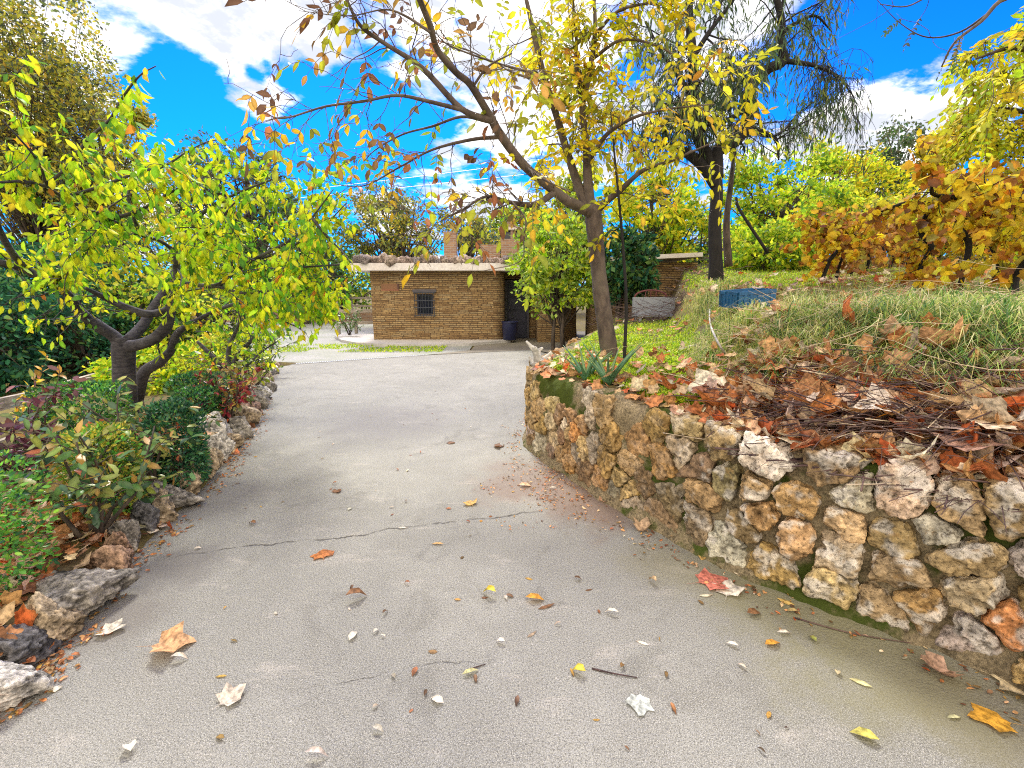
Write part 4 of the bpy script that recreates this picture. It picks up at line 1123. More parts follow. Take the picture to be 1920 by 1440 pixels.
pos, tan = along(weep, .062, .1); pos2, tan2 = along(wl3, .30, .3)
m = (pos[:, 2] > 3.9 + R.rand(len(pos)) * .7) & (pos[:, 0] < 5.7 + R.rand(len(pos)) * .4)
pos, tan = pos[m], tan[m]
pos, tan = np.concatenate([pos, pos2]), np.concatenate([tan, tan2])
a, nr = hang(pos, tan, .9, .35, .6)
print('weeping leaves', len(pos))
WEEP = [((.08, .15, .05), 4), ((.15, .22, .06), 3), ((.06, .10, .06), 3), ((.30, .32, .06), 1), ((.14, .20, .14), 2)]
kt = lambda l: l[:, 0].max() < 6.3 and l[:, 2].min() > 3.4
tw, weep = [l for l in tw if kt(l)], [l for l in weep if kt(l)]
tree('weeping_tree', 'black-trunked tree with drooping dark green foliage rising behind the blue crate', 'tree', L[0][0, :3], L, tw + weep + wl2 + wl3,
     [(pos, a, nr, R.uniform(.10, .20, len(pos)), LANCE, pick(WEEP, len(pos)))], M['bark_dark'], M['leaf'])

# ------------------------------------------------------------------ generic trees and shrubs
def bushy(name, label, cat, base, c, rad, n, lsize, pal, tmpl=DIAM, lm=None, bark=None, group=None, clumps=None, tr=.06, stems=1, droop=.2, clump_r=.30, top=0.0, flat=.55, shell=.35):
    base, c, rad = np.array(base, float), np.array(c, float), np.array(rad, float)
    clumps = clumps or max(12, int(n / 90))
    d = unit(R.normal(0, 1, (clumps, 3)))
    q = c + d * (shell + (1 - shell) * R.rand(clumps, 1) ** .6) * rad * (1 + .25 * fbm(d * 1.8 + R.uniform(0, 50, 3), 2)[:, None])
    limbs, tws = [], []
    tops = []
    for s in range(stems):
        off = np.array([R.normal(0, rad[0] * .12), R.normal(0, rad[1] * .12), 0]) * (stems > 1)
        mid = base + off + (c - base) * .55 + R.normal(0, .06, 3) * rad
        end = c + np.array([R.normal(0, .2), R.normal(0, .2), .35]) * rad
        r = tr / math.sqrt(stems)
        l = smooth([tuple(base + off) + (r * 1.15,), tuple(base + off + (mid - base - off) * .5 + R.normal(0, .03, 3) * rad) + (r,), tuple(mid) + (r * .75,), tuple(end) + (r * .25,)], 5)
        limbs.append(l); tops.append(l)
    for k in range(clumps):
        l = tops[k % len(tops)]; j = R.randint(len(l) // 3, len(l))
        p0 = l[j, :3]; e = q[k]
        m_ = (p0 + e) / 2 + R.normal(0, .08, 3) * rad + np.array([0, 0, .08 * rad[2]])
        r = min(l[j, 3] * .5, tr * .35)
        tws.append(smooth([tuple(p0) + (r,), tuple(m_) + (r * .6,), tuple(e) + (r * .2,)], 3))
    w = R.gamma(2, 1, clumps); own = R.choice(clumps, n, p=w / w.sum())
    cr = clump_r * rad * R.uniform(.6, 1.3, (clumps, 1))
    pos = q[own] + unit(R.normal(0, 1, (n, 3))) * (R.rand(n, 1) ** .45) * cr[own] * np.array([1, 1, flat / .55 * .75])
    a = unit(R.normal(0, .8, (n, 3)) + unit(pos - c) * .5 + np.array([0, 0, -droop]))
    nr = unit(R.normal(0, .7, (n, 3)) + unit(pos - q[own]) * .8 + np.array([0, 0, .5]))
    cl = pick(pal, n) * np.clip(1 + R.normal(0, .16, (clumps, 1)), .6, 1.5)[own]
    gz_ = H(pos[:, 0], pos[:, 1]); kp = pos[:, 2] > gz_ + .02
    return tree(name, label, cat, base, limbs, tws, [(pos[kp], a[kp], nr[kp], lsize * R.uniform(.7, 1.3, kp.sum()), tmpl, np.clip(cl[kp], .002, .95))], bark or M['bark_mid'], lm or M['leaf_far'], group)

def bpx(name, label, cat, cx, cy, wpx, hpx, Y, n, leaf, pal, base_py=None, depth=None, **kw):
    """a tree or shrub whose crown fills a patch of the view at depth Y"""
    c = P(cx, cy, Y); k = Y / ray(cx, cy)[1] / FPX
    rx, rz = wpx / 2 * k, hpx / 2 * k
    zb = ZH(c[0], Y)
    return bushy(name, label, cat, (c[0], Y, zb - .05), c, (rx, depth or rx, rz), n, leaf, pal, **kw)

BG = 'trees around the garden'
# left side, far to near
bpx('tall_tree', 'tall airy tree with ochre-green foliage at the upper left edge', 'tree', 40, 230, 330, 560, 13, 30000, .11, OLIVE + GREYG + OLIVE[:2], tr=.08, droop=.5, clump_r=.22, group=BG, clumps=240)
bpx('tall_tree', 'thinner ochre tree top just right of the tallest left tree', 'tree', 175, 320, 260, 330, 15, 15000, .125, OLIVE, tr=.16, droop=.4, clump_r=.22, group=BG, clumps=120)
bpx('round_tree', 'dark grey-green round tree standing alone left of the hut against the sky', 'tree', 445, 360, 235, 190, 26, 6500, .22, GREYG + DARKG[:2], tr=.3, group=BG, clumps=90, clump_r=.25)
bpx('round_tree', 'dim green tree under the grey-green one, left of the hut', 'tree', 560, 470, 240, 180, 24, 5000, .22, DARKG + LIME[2:4], tr=.22, group=BG, clumps=80)
bpx('round_tree', 'olive-brown feathery tree right behind the hut roof', 'tree', 745, 425, 190, 160, 24, 8000, .17, OLIVE + GREYG, tr=.22, group=BG, clumps=100, clump_r=.25)
bpx('round_tree', 'sparse grey-green tree between the hut chimneys', 'tree', 880, 450, 120, 110, 26, 2500, .18, GREYG + OLIVE[:2], tr=.16, group=BG, clumps=60)
bpx('round_tree', 'low green tree mass far behind the gravel yard', 'tree', 640, 520, 170, 100, 34, 3500, .3, LIME + DARKG[:2], tr=.2, group=BG, clumps=60)
bpx('round_tree', 'lime-green tree at the back of the gravel yard behind the cherry leaves', 'tree', 470, 530, 260, 130, 30, 4500, .28, LIME + DARKG[:2], tr=.2, group=BG, clumps=70)
HG = 'dark shrubs behind the left fence'
for k, (px, py, w, h, Y, lab) in enumerate(((-20, 640, 240, 260, 7.0, 'deep green shrub at the left edge behind the rail fence'), (130, 650, 220, 240, 8.2, 'deep green shrub behind the rail fence just left of the cherry trunk'),
        (60, 560, 260, 200, 9.5, 'blue-green tree mass behind the deep green shrubs'), (250, 600, 200, 200, 9.5, 'mid green shrub seen through the fork of the cherry'), (380, 600, 220, 180, 11, 'mid green shrub behind the small bushy cherry'), (300, 500, 300, 200, 12.5, 'olive green tree filling the gap above the cherry fork'))):
    bpx('garden_shrub', lab, 'shrub', px, py, w, h, Y, 5200, .10 if Y < 9 else .13, (DEEPG if k < 3 else DARKG + LIME[:4] + OLIVE[:2]), stems=3, tr=.12, group=HG, clumps=80, lm=M['leaf_far'], tmpl=OVAL if Y < 9 else DIAM)

bpx('garden_shrub', 'low yellow-green undergrowth behind the cherry trunk', 'shrub', 300, 700, 190, 110, 7.0, 3600, .085, CHART + LIME, stems=5, tr=.05, clumps=60, tmpl=OVAL)
bpx('garden_shrub', 'low mixed undergrowth beyond the small bushy cherry', 'shrub', 395, 665, 150, 90, 8.6, 2600, .085, LIME + OLIVE[:2], stems=5, tr=.05, clumps=50, tmpl=OVAL)
# behind the hut and right
bpx('garden_shrub', 'big light green shrub hiding the right corner of the hut', 'shrub', 1050, 500, 185, 185, 12.2, 7500, .14, LIME[:3] + [((.42, .54, .12), 6), ((.26, .38, .10), 3)], stems=4, tr=.10, clumps=90, clump_r=.24)
bpx('garden_shrub', 'dark glossy shrub in front of the annex left of the bench', 'shrub', 1172, 500, 115, 135, 11.4, 3800, .15, DEEPG + DARKG, stems=5, tr=.09, clumps=70)
bpx('conifer', 'small dark blue-green evergreen peeping over the hut roof end', 'tree', 1020, 462, 80, 75, 17, 2200, .2, DEEPG + GREYG[:2], tr=.1, clumps=40, tmpl=LANCE)
bpx('tall_tree', 'yellow-green drooping poplar behind the light green shrub', 'tree', 1080, 400, 120, 190, 16, 6000, .14, LIME + OLIVE, tr=.14, droop=.9, clumps=80, clump_r=.22)
bpx('tall_tree', 'lime-green tree behind the annex roof', 'tree', 1230, 400, 190, 190, 18, 5500, .19, LIME + YELL[:2], tr=.18, clumps=80, clump_r=.25)
bpx('round_tree', 'bright lime tree right of the black trunk', 'tree', 1455, 400, 240, 230, 15, 9000, .15, LIME, tr=.14, stems=3, clumps=120, clump_r=.22, group=BG)
bpx('garden_shrub', 'low bright green shrub at the foot of the lime tree', 'shrub', 1440, 462, 190, 90, 12, 4500, .13, LIME, stems=4, tr=.06, clumps=60)
bpx('round_tree', 'yellow-topped tree beyond the vine row', 'tree', 1560, 350, 160, 150, 20, 5500, .17, YELL + LIME[:3], tr=.14, group=BG, clumps=80, clump_r=.25)
bpx('round_tree', 'yellow bush tree left of the grey-green one beyond the vines', 'tree', 1640, 355, 130, 120, 22, 3800, .18, LIME[:2] + YELL[:2] + DARKG[:1], tr=.14, group=BG, clumps=60)
bpx('round_tree', 'grey-green tree standing beyond the vineyard', 'tree', 1700, 310, 170, 150, 26, 4600, .22, GREYG + DARKG[:2], tr=.2, group=BG, clumps=70, clump_r=.25)
bpx('round_tree', 'narrow yellow tree at the right beyond the vineyard', 'tree', 1775, 275, 70, 130, 18, 1500, .16, YELL, tr=.08, group=BG, clumps=40)
for k, (px, py, w, h, Y) in enumerate(((1590, 425, 220, 110, 14), (1720, 415, 240, 130, 15), (1860, 420, 260, 150, 13), (1960, 400, 260, 200, 11))):
    bpx('garden_shrub', ('olive scrub behind the left end of the vine row', 'yellow scrub behind the middle of the vine row', 'rusty scrub behind the big golden vine', 'golden scrub at the right edge behind the vines')[k], 'shrub', px, py, w, h, Y, 4200, .13, (OLIVE + LIME[:2], YELL + OLIVE, GOLD + OLIVE, GOLD + YELL[:2])[k], stems=5, tr=.05, clumps=70, group='scrub behind the vines')
for k, (px, w) in enumerate(((1310, 300), (1000, 260), (1850, 340))):
    bpx('round_tree', ('far green tree low behind the annex', 'far green tree low behind the hut', 'far green tree low behind the right vines')[k], 'tree', px, 455 - 30 * (k == 2), w, 110, 36, 9000, .42, LIME + DARKG, tr=.2, group=BG, clumps=60)

# right edge: tree whose limbs arch in from outside the frame
Rr = 5.2
L = [limb([(2250, 640, Rr, .16), (2230, 400, Rr, .14), (2180, 200, Rr, .12), (2120, 60, Rr, .10), (2050, -60, Rr, .06)]),
     limb([(2190, 220, Rr, .06), (2080, 150, 5.0, .04), (1980, 110, 4.9, .03), (1900, 90, 4.8, .02), (1830, 110, 4.8, .008)]),
     limb([(2200, 280, Rr, .06), (2080, 240, 5.3, .04), (1960, 215, 5.4, .025), (1860, 205, 5.5, .015), (1790, 200, 5.5, .006)]),
     limb([(2130, 80, Rr, .06), (2000, -10, 5.0, .04), (1890, -5, 4.8, .022), (1840, 40, 4.7, .016), (1790, 80, 4.6, .011), (1765, 125, 4.6, .004)]),
     limb([(1860, 20, 4.75, .012), (1800, 60, 4.9, .009), (1740, 70, 5.0, .006), (1690, 45, 5.0, .004), (1640, -5, 5.0, .002)]),
     limb([(1890, -10, 4.8, .012), (1760, -10, 4.7, .008), (1700, 12, 4.6, .006), (1650, 8, 4.6, .003)]),
     limb([(2210, 330, Rr, .05), (2080, 330, 5.4, .03), (1960, 300, 5.5, .02), (1860, 270, 5.6, .01), (1780, 250, 5.6, .004)])]
tw = sprout([L[1], L[2], L[6], L[6], L[2], L[1]], 12, (.4, 1.0), .25, .2, -.08, .5, .4, .010, .15)
tb = sprout(L[3:6], 4, (.2, .5), .35, .2, -.05, .6, .4, .006, 0)
tw = [l for l in tw if (l[:, 0] - .86 * l[:, 1]).min() > 0]
pos, tan = along(tw, .05, .2); lv, rach = compound(pos, unit(tan + R.normal(0, .6, tan.shape)), .18, 4, .075, LIME[:2] + YELL[:4], .7)
posb, tanb = along(tb, .45, .5); lvb, rachb = compound(posb, unit(tanb * .5 + np.array([-.3, 0, -.5])), .20, 6, .045, GREYG + DARKG, .4)
tree('locust_tree', 'yellow-green feathery tree arching in at the upper right edge', 'tree', L[0][0, :3], L, tw + tb + rach + rachb, [lv, lvb], M['bark_mid'], M['leaf'])

# ------------------------------------------------------------------ the vines
VG = 'grape vines in autumn leaf on the bank'
def vine(px, foot_py, Y, h, wpx, n, lsize, label, pal=GOLD, tmpl=LOBE_S, tilt=0):
    p = P(px, foot_py, Y); z = ZH(p[0], Y); base = np.array([p[0], Y, z - .05])
    top = base + np.array([R.normal(0, .06) + tilt, R.normal(0, .05), h * .72])
    L = [smooth([tuple(base) + (.036,), tuple(base + (top - base) * .3 + R.normal(0, .06, 3)) + (.028,), tuple(base + (top - base) * .55 + R.normal(0, .06, 3)) + (.03,), tuple(base + (top - base) * .8 + R.normal(0, .05, 3)) + (.026,), tuple(top) + (.026,)], 5)]
    kx = wpx * Y / FPX / 2
    for s in (-1, 1):
        L.append(smooth([tuple(top) + (.028,), tuple(top + np.array([s * kx * .5, R.normal(0, .1), .05])) + (.02,), tuple(top + np.array([s * kx, R.normal(0, .15), R.normal(0, .06)])) + (.01,)], 4))
    tw_ = sprout(L[1:], 19, (.25, .65), .0, .3, -.14, .2, .4, .006, .25) + sprout(L[:1], 13, (.2, .5), .2, .3, -.1, .2, .4, .005, .1)
    pos, tan = along(tw_, .02, .1)
    if len(pos) > n: 
        s = R.choice(len(pos), n, False); pos, tan = pos[s], tan[s]
    pos = pos + R.normal(0, .03, pos.shape)
    a, nr = hang(pos, tan, .55, .5, .2); nr = unit(nr + np.array([-.2, -.8, .5]))
    return tree('grape_vine', label, 'vine', base, L, tw_, [(pos, a, nr, lsize * R.uniform(.6, 1.25, len(pos)), tmpl, pick(pal, len(pos)))], M['bark_dark'], M['leaf'], VG, 7, .35)
vine(1805, 500, 5.0, 1.55, 200, 1400, .10, 'big golden vine with two dark stems near the right edge')
vine(1915, 520, 4.4, 1.5, 220, 1300, .105, 'orange vine leaving the frame at the right edge')
vine(1740, 470, 6.2, 1.5, 180, 1100, .10, 'yellow vine left of the big golden vine')
vine(1870, 470, 6.4, 1.6, 200, 1200, .10, 'tall yellow and rust vine behind the big golden one')
FARV = [((.62, .36, .06), 4), ((.50, .24, .05), 4), ((.70, .50, .06), 3), ((.34, .18, .07), 3)]
vine(1545, 462, 8.0, 1.15, 90, 800, .11, 'yellow vine on a dark slanting stake at the left end of the vine row', GOLD, tilt=.10)
for k, (px, Y) in enumerate(((1580, 8.6), (1608, 9.3), (1634, 10.0), (1656, 10.7), (1678, 11.4), (1700, 12.1), (1722, 9.0))):
    vine(px, 440, Y, 1.15, 75, 480, .11, f'rusty vine in the far row, {ORD[k + 1]} from its left end', FARV)

# ------------------------------------------------------------------ planting bed on the left
def boxbush(name, label, x0, x1, y0, y1, z0, z1, n, lsize, pal, group=None, lm='leaf_gloss'):
    c = np.array([(x0 + x1) / 2, (y0 + y1) / 2, (z0 + z1) / 2]); r = np.array([x1 - x0, y1 - y0, z1 - z0]) / 2
    d = unit(R.normal(0, 1, (n, 3)))
    q = d / (np.abs(d) ** 5).sum(1, keepdims=True) ** (1 / 5)
    q = q * (1 + .10 * fbm(d * 3 + R.uniform(0, 50, 3), 3)[:, None])
    pos = c + q * r * (1 - .28 * R.rand(n, 1) ** 2.2)
    t = thing(name, label, 'bush', (c[0], c[1], z0), group)
    b = MB(); a = unit(R.normal(0, .7, (n, 3)) + q * .9 + np.array([0, 0, .3])); nr = unit(R.normal(0, .8, (n, 3)) + q)
    scatter(b, pos, a, nr, lsize * R.uniform(.7, 1.3, n), OVAL, pick(pal, n)); b.build('foliage', M[lm], t)
    b = MB()
    for k in range(14):
        e = c + unit(R.normal(0, 1, 3)) * r * .75
        tube(b, smooth([(c[0] + R.normal(0, .04), c[1] + R.normal(0, .04), z0 - .03, .012), tuple((c + e) / 2 - np.array([0, 0, r[2] * .2])) + (.008,), tuple(e) + (.003,)], 3)[:, :3], .007, 5)
    b.build('stem', M['bark_mid'], t)
BB = 'clipped box bushes in the left bed'
boxbush('box_bush', 'bright green clipped box bush at the near left edge', -3.5, -2.34, 1.62, 2.2, .03, .82, 9000, .030, BOXG, BB)
boxbush('box_bush', 'yellow-green box bush behind the rose', -2.84, -2.50, 2.60, 2.95, .05, .70, 4500, .030, BOXG[:2] + OLIVE[:2], BB)
boxbush('box_bush', 'dark ivy-green box bush leaning over the curb rocks', -2.76, -2.47, 3.20, 3.55, .05, .72, 4600, .034, DEEPG, BB)
boxbush('box_bush', 'round-topped box bush in front of the cherry trunk on its left', -4.30, -3.65, 3.85, 4.3, .05, .74, 6500, .034, BOXG + DEEPG[:2], BB)
boxbush('box_bush', 'small dark box bush just right of the cherry trunk', -3.95, -3.45, 5.0, 5.5, .05, .62, 4200, .036, DEEPG + BOXG[:1], BB)
boxbush('box_bush', 'small square box bush between the trunk and the small cherry', -3.55, -3.2, 4.55, 4.95, .05, .55, 3200, .036, DEEPG + BOXG[:1], BB)

def rose(px, py, Y, h, spread, n, label, pal=ROSEC):
    p = P(px, py, Y); base = np.array([p[0], Y, .1])
    L = []
    for k in range(9):
        d = np.array([R.normal(0, .45), R.normal(0, .35), 1.0])
        L.append(wander(base + R.normal(0, .03, 3) * [1, 1, 0], d, h * R.uniform(.75, 1.15), 7, .14, .02, .013, .004))
    tw_ = sprout(L, 8, (.15, .4), .3, .25, -.02, .4, .5, .005, .1)
    pos, tan = along(tw_ + L, .024, .3)
    a, nr = hang(pos, tan, .2, .7, .3); nr = unit(nr * .6 + np.array([0, -.2, .9]))
    return tree('rose_bush', label, 'rose bush', base, L, tw_, [(pos, a, nr, R.uniform(.05, .10, len(pos)), OVAL, pick(pal, len(pos)))], M['bark_mid'], M['leaf_gloss'], 'rose bushes in the left bed', 6)
rose(185, 1000, 2.5, .72, .5, 500, 'leggy rose bush with olive leaves behind the nearest curb rocks')
rose(285, 900, 3.15, .75, .5, 400, 'green rose bush beside the dark box bush')
rose(60, 860, 3.2, .75, .5, 400, 'purple-leaved rose bush in front of the rail fence', [((.12, .035, .06), 4), ((.18, .06, .05), 2), ((.10, .16, .05), 2), ((.2, .08, .1), 2)])
rose(230, 830, 3.7, .5, .5, 400, 'pale-leaved rose bush in front of the cherry trunk', ROSEC[:3])
rose(110, 790, 4.2, .6, .5, 300, 'orange-tipped rose bush by the round box bush', ROSEC + GOLD[:2])
rose(425, 800, 4.9, .65, .4, 300, 'red-leaved rose bush under the small cherry', [((.30, .03, .04), 3), ((.40, .30, .05), 2), ((.16, .2, .05), 2)])
rose(465, 745, 6.6, .8, .4, 320, 'yellowing rose bush near the drain end of the curb', LIME[:3] + ROSEC[:2])
rose(490, 700, 8.6, 1.0, .4, 320, 'wispy green bush at the far end of the curb rocks', ROSEC[:2] + LIME[:1])
rose(655, 610, 16.2, 1.0, .6, 260, 'flowering shrub by the small fence at the hut corner', [((.12, .25, .08), 4), ((.2, .3, .08), 3), ((.5, .45, .35), .8)])

# aloes on the bank edge
def aloe(px, py, Y, label, n=9, L0=.28):
    p = hit(px, py); base = np.array([p[0], p[1], p[2] - .01])
    t = thing('aloe_plant', label, 'aloe', base, 'aloe plants on the wall edge')
    for k in range(n):
        an = k * 2.4 + R.uniform(-.3, .3); d = np.array([math.cos(an) * .5, math.sin(an) * .5, 1.0]); le = L0 * R.uniform(.75, 1.2)
        b = MB(); n_ = 7; pts_ = [base + d * le * s + np.array([math.cos(an), math.sin(an), 0]) * (.10 * s * s) for s in np.linspace(0, 1, n_)]
        rr = np.interp(np.linspace(0, 1, n_), [0, .2, 1], [.018, .02, .002])
        tube(b, pts_, rr, 6, (.10, .24, .12) if k % 3 else (.18, .30, .11)); b.build('leaf_blade', M['leaf_gloss'], t)
aloe(1098, 712, 0, 'left aloe with upright fleshy leaves on the wall edge')
aloe(1140, 722, 0, 'blue-green aloe at the foot of the smooth trunk', 10, .32)

# ------------------------------------------------------------------ blue crate
def crate():
    Y = 4.75
    a = P(1385, 568, Y); c0 = P(1476, 556, 5.0)
    x0 = a[0]; w, d, h = .44, .30, .17
    z = ZH(x0 + .25, Y + .15) - .01
    t = thing('plastic_crate', 'blue slatted plastic crate lying on the leafy bank', 'crate', (x0, Y, z))
    t.rotation_euler = (math.radians(3), math.radians(-4), math.radians(12)); bpy.context.view_layer.update()
    cb = (.010, .085, .21)
    def add(nm, boxes):
        b = MB()
        for p, q in boxes: b.box(p, q, cb)
        o = b.build(nm, M['plastic'], None, smooth=False); o.parent = t; return o
    th = .012
    def side(x0_, x1_, ax, off, cut):
        bs = []
        def bx(u0, u1, z0, z1, e=0):
            return ((u0, off - e, z0), (u1, off + th + e, z1)) if ax == 'x' else ((off - e, u0, z0), (off + th + e, u1, z1))
        L_ = x1_ - x0_
        if not cut: bs.append(((x0_ + .01, off + .004, .002), (x1_ - .01, off + th - .004, h - .031)))
        bs += [bx(x0_, x1_, 0, .05), bx(x0_, x1_, .09, .12), bx(x0_ + (L_ * .3 if cut else 0), x1_ - (L_ * .3 if cut else 0), .152, .175)]
        for f in (0, .14, .30, .5, .70, .86):
            u = x0_ + f * L_; bs.append(bx(u, u + .03, .001, .15 if cut and .25 < f < .75 else h - .012, .003))
        u = x1_ - .03; bs.append(bx(u, x1_, .001, h - .012, .003))
        if cut: bs += [bx(x0_, x0_ + L_ * .3, h - .03, h, .006), bx(x1_ - L_ * .3, x1_, h - .03, h, .006)]
        else: bs.append(bx(x0_, x1_, h - .03, h, .006))
        return bs
    add('long_side', side(0, w, 'x', 0, False)); add('long_side', side(0, w, 'x', d, False))
    add('short_side', side(.02, d - .01, 'y', -.002, True)); add('short_side', side(.02, d - .01, 'y', w - .01, True))
    add('base', [((.02, k * .05 + .02, .004), (w - .02, k * .05 + .05, .016)) for k in range(6)])
crate()

# ------------------------------------------------------------------ branches, driftwood, hose, poles, cables
def stick(name, label, cat, pts_, r0, r1, m, group=None, sides=6):
    b = MB(); l = smooth([tuple(p) + (r,) for p, r in zip(pts_, np.linspace(r0, r1, len(pts_)))], 5)
    tube(b, l[:, :3], l[:, 3], sides)
    return tag(b.build(name, m), label, cat, group)
h1 = [hit(1330, 590) + [0, 0, .06], P(1331, 610, hit(1330, 615)[1]) + [0, 0, .03], P(1345, 640, 3.55), hit(1366, 680) + [0, 0, .03]]
stick('branch', 'pale bent dead stem hanging down the bank below the blue crate', 'branch', h1, .012, .008, M['driftwood'])
st = thing('driftwood_stump', 'bleached knotty stump of driftwood on the far corner of the wall top', 'driftwood', P(1005, 682, 5.0))
b = MB(); c = P(1008, 680, 5.0)
for ex, ey, r in ((987, 640, .025), (1000, 650, .03), (1018, 652, .025), (1034, 660, .028), (1040, 676, .02), (992, 668, .03)):
    e = P(ex, ey, 5.0 + R.uniform(-.1, .1)); l = smooth([tuple(c) + (.05,), tuple((c + e) / 2 + R.normal(0, .02, 3)) + (r * 1.2,), tuple(e) + (r * .5,)], 5); tube(b, l[:, :3], l[:, 3] * (1 + .3 * fbm(l[:, :3] * 30, 2)), 8)
b.add(*rock_mesh(c - [0, 0, .02], (.10, .08, .06), (1, 1, 1), 3)[:2])
b.build('wood', M['driftwood'], st)
pole = stick('utility_pole', 'thin grey pole standing far beyond the drooping tree', 'pole', [P(1527, 420, 40), P(1527, 225, 40)], .14, .10, M['driftwood'])
for k, (a, c, lab) in enumerate((((560, 348), (1527, 232), 'upper overhead cable crossing the sky above the hut'), ((560, 362), (1527, 262), 'lower overhead cable crossing the sky above the hut'))):
    A, B2 = P(*a, 40), P(*c, 40); A = A + (A - B2) * .6
    ts = np.linspace(0, 1, 14); pts_ = [A + (B2 - A) * t - np.array([0, 0, 1.6 * t * (1 - t)]) for t in ts]
    stick('overhead_cable', lab, 'cable', pts_, .022, .022, M['iron'], None, 4)
    A2 = B2 + np.array([25, 4, -.5]); stick('overhead_cable', lab.replace('crossing the sky above the hut', 'running right from the pole'), 'cable', [B2 + (A2 - B2) * t - np.array([0, 0, 1.0 * t * (1 - t)]) for t in np.linspace(0, 1, 8)], .02, .02, M['iron'], None, 4)
stick('prop_pole', 'thin dark pole leaning against the black trunk from the right', 'pole', [P(1440, 475, 8.6), P(1388, 395, 8.8), P(1380, 370, 8.9)], .03, .025, M['bark_dark'])
stick('tree_trunk', 'slim brown trunk just right of the black trunk', 'tree', [P(1366, 500, 10.5), P(1362, 420, 10.5), P(1372, 330, 10.5), P(1380, 260, 10.5)], .09, .03, M['bark_mid'])
for k, (a, c, lab) in enumerate((((1545, 590), (1660, 575), 'long thin dead branch on the bank right of the crate'), ((1850, 585), (1925, 545), 'grey dead branch on the bank at the right edge'), ((1590, 500), (1505, 505), 'grey fallen branch lying on the grass below the vines'))):
    A, B2 = hit(*a), hit(*c); m_ = (A + B2) / 2; m_[2] = ZH(m_[0], m_[1]) + .07; stick('branch', lab, 'branch', [A + [0, 0, .02], m_, B2 + [0, 0, .06]], .014, .006, M['twig'])

# ------------------------------------------------------------------ heaps of prunings
def heap(name, label, centres, n, lr, r, flat=.18, spread=.35, lift=.12):
    b = MB()
    cs = np.array(centres)
    for k in range(n):
        c = cs[R.randint(len(cs))] + R.normal(0, 1, 3) * [spread, spread, 0]
        if not (inside(c[0:1], c[1:2], BANK)[0]) or seg_dist(c[0:1], c[1:2], WALL)[0] < .12: continue
        c[2] = ZH(c[0], c[1]) + abs(R.normal(0, lift)) + .01
        an = R.normal(0, .55) + (PI if R.rand() < .5 else 0)
        d = np.array([math.cos(an), math.sin(an) * .8, R.normal(0, flat)])
        le = R.uniform(*lr); l = wander(c - unit(d) * le / 2, d, le, 6, .12, 0, r * R.uniform(.4, 1.3), r * .3)
        l[:, 2] = np.maximum(l[:, 2], np.maximum(H(l[:, 0], l[:, 1]), .72) + .004)
        tube(b, l[:, :3], l[:, 3], 4)
    o = b.build(name, M['twig'])
    return tag(o, label, 'brush pile', kind='stuff')
bc = [hit(px, py) for px, py in ((1560, 800), (1640, 790), (1720, 800), (1800, 800), (1880, 830), (1700, 850), (1780, 860), (1860, 880), (1620, 840), (1900, 760), (1820, 750), (1480, 810))]
heap('brush_pile', 'dark heap of pruned twigs spilling over the right end of the stone wall', bc, 1300, (.35, .95), .0038, .14, .16, .06)
heap('dry_stalks', 'pale dry stalks strewn over the dark twig heap', bc, 110, (.4, 1.0), .0028, .2, .22, .12)['category'] = 'dry stalks'
bpy.data.objects['dry_stalks'].data.materials[0] = M['straw']
bs_ = [hit(px, py) for px, py in ((1450, 620), (1550, 600), (1650, 620), (1750, 600), (1850, 620), (1400, 700), (1500, 690))]
heap('dry_stalks', 'thin straw stems lying across the upper bank grass', bs_, 220, (.3, .9), .0024, .25, .35, .10)['category'] = 'dry stalks'
bpy.data.objects['dry_stalks.001'].data.materials[0] = M['straw']
bc = [hit(px, py) for px, py in ((1400, 498), (1430, 490), (1380, 505))]
heap('brush_pile', 'grey tangle of cut branches at the foot of the black trunk', bc, 300, (.6, 1.5), .008, .35, .3, .22)
bc = [hit(px, py) for px, py in ((1240, 600), (1190, 610), (1270, 585))]
heap('brush_pile', 'loose brush with dry stalks below the bench', bc, 160, (.5, 1.2), .006, .3, .5, .2)

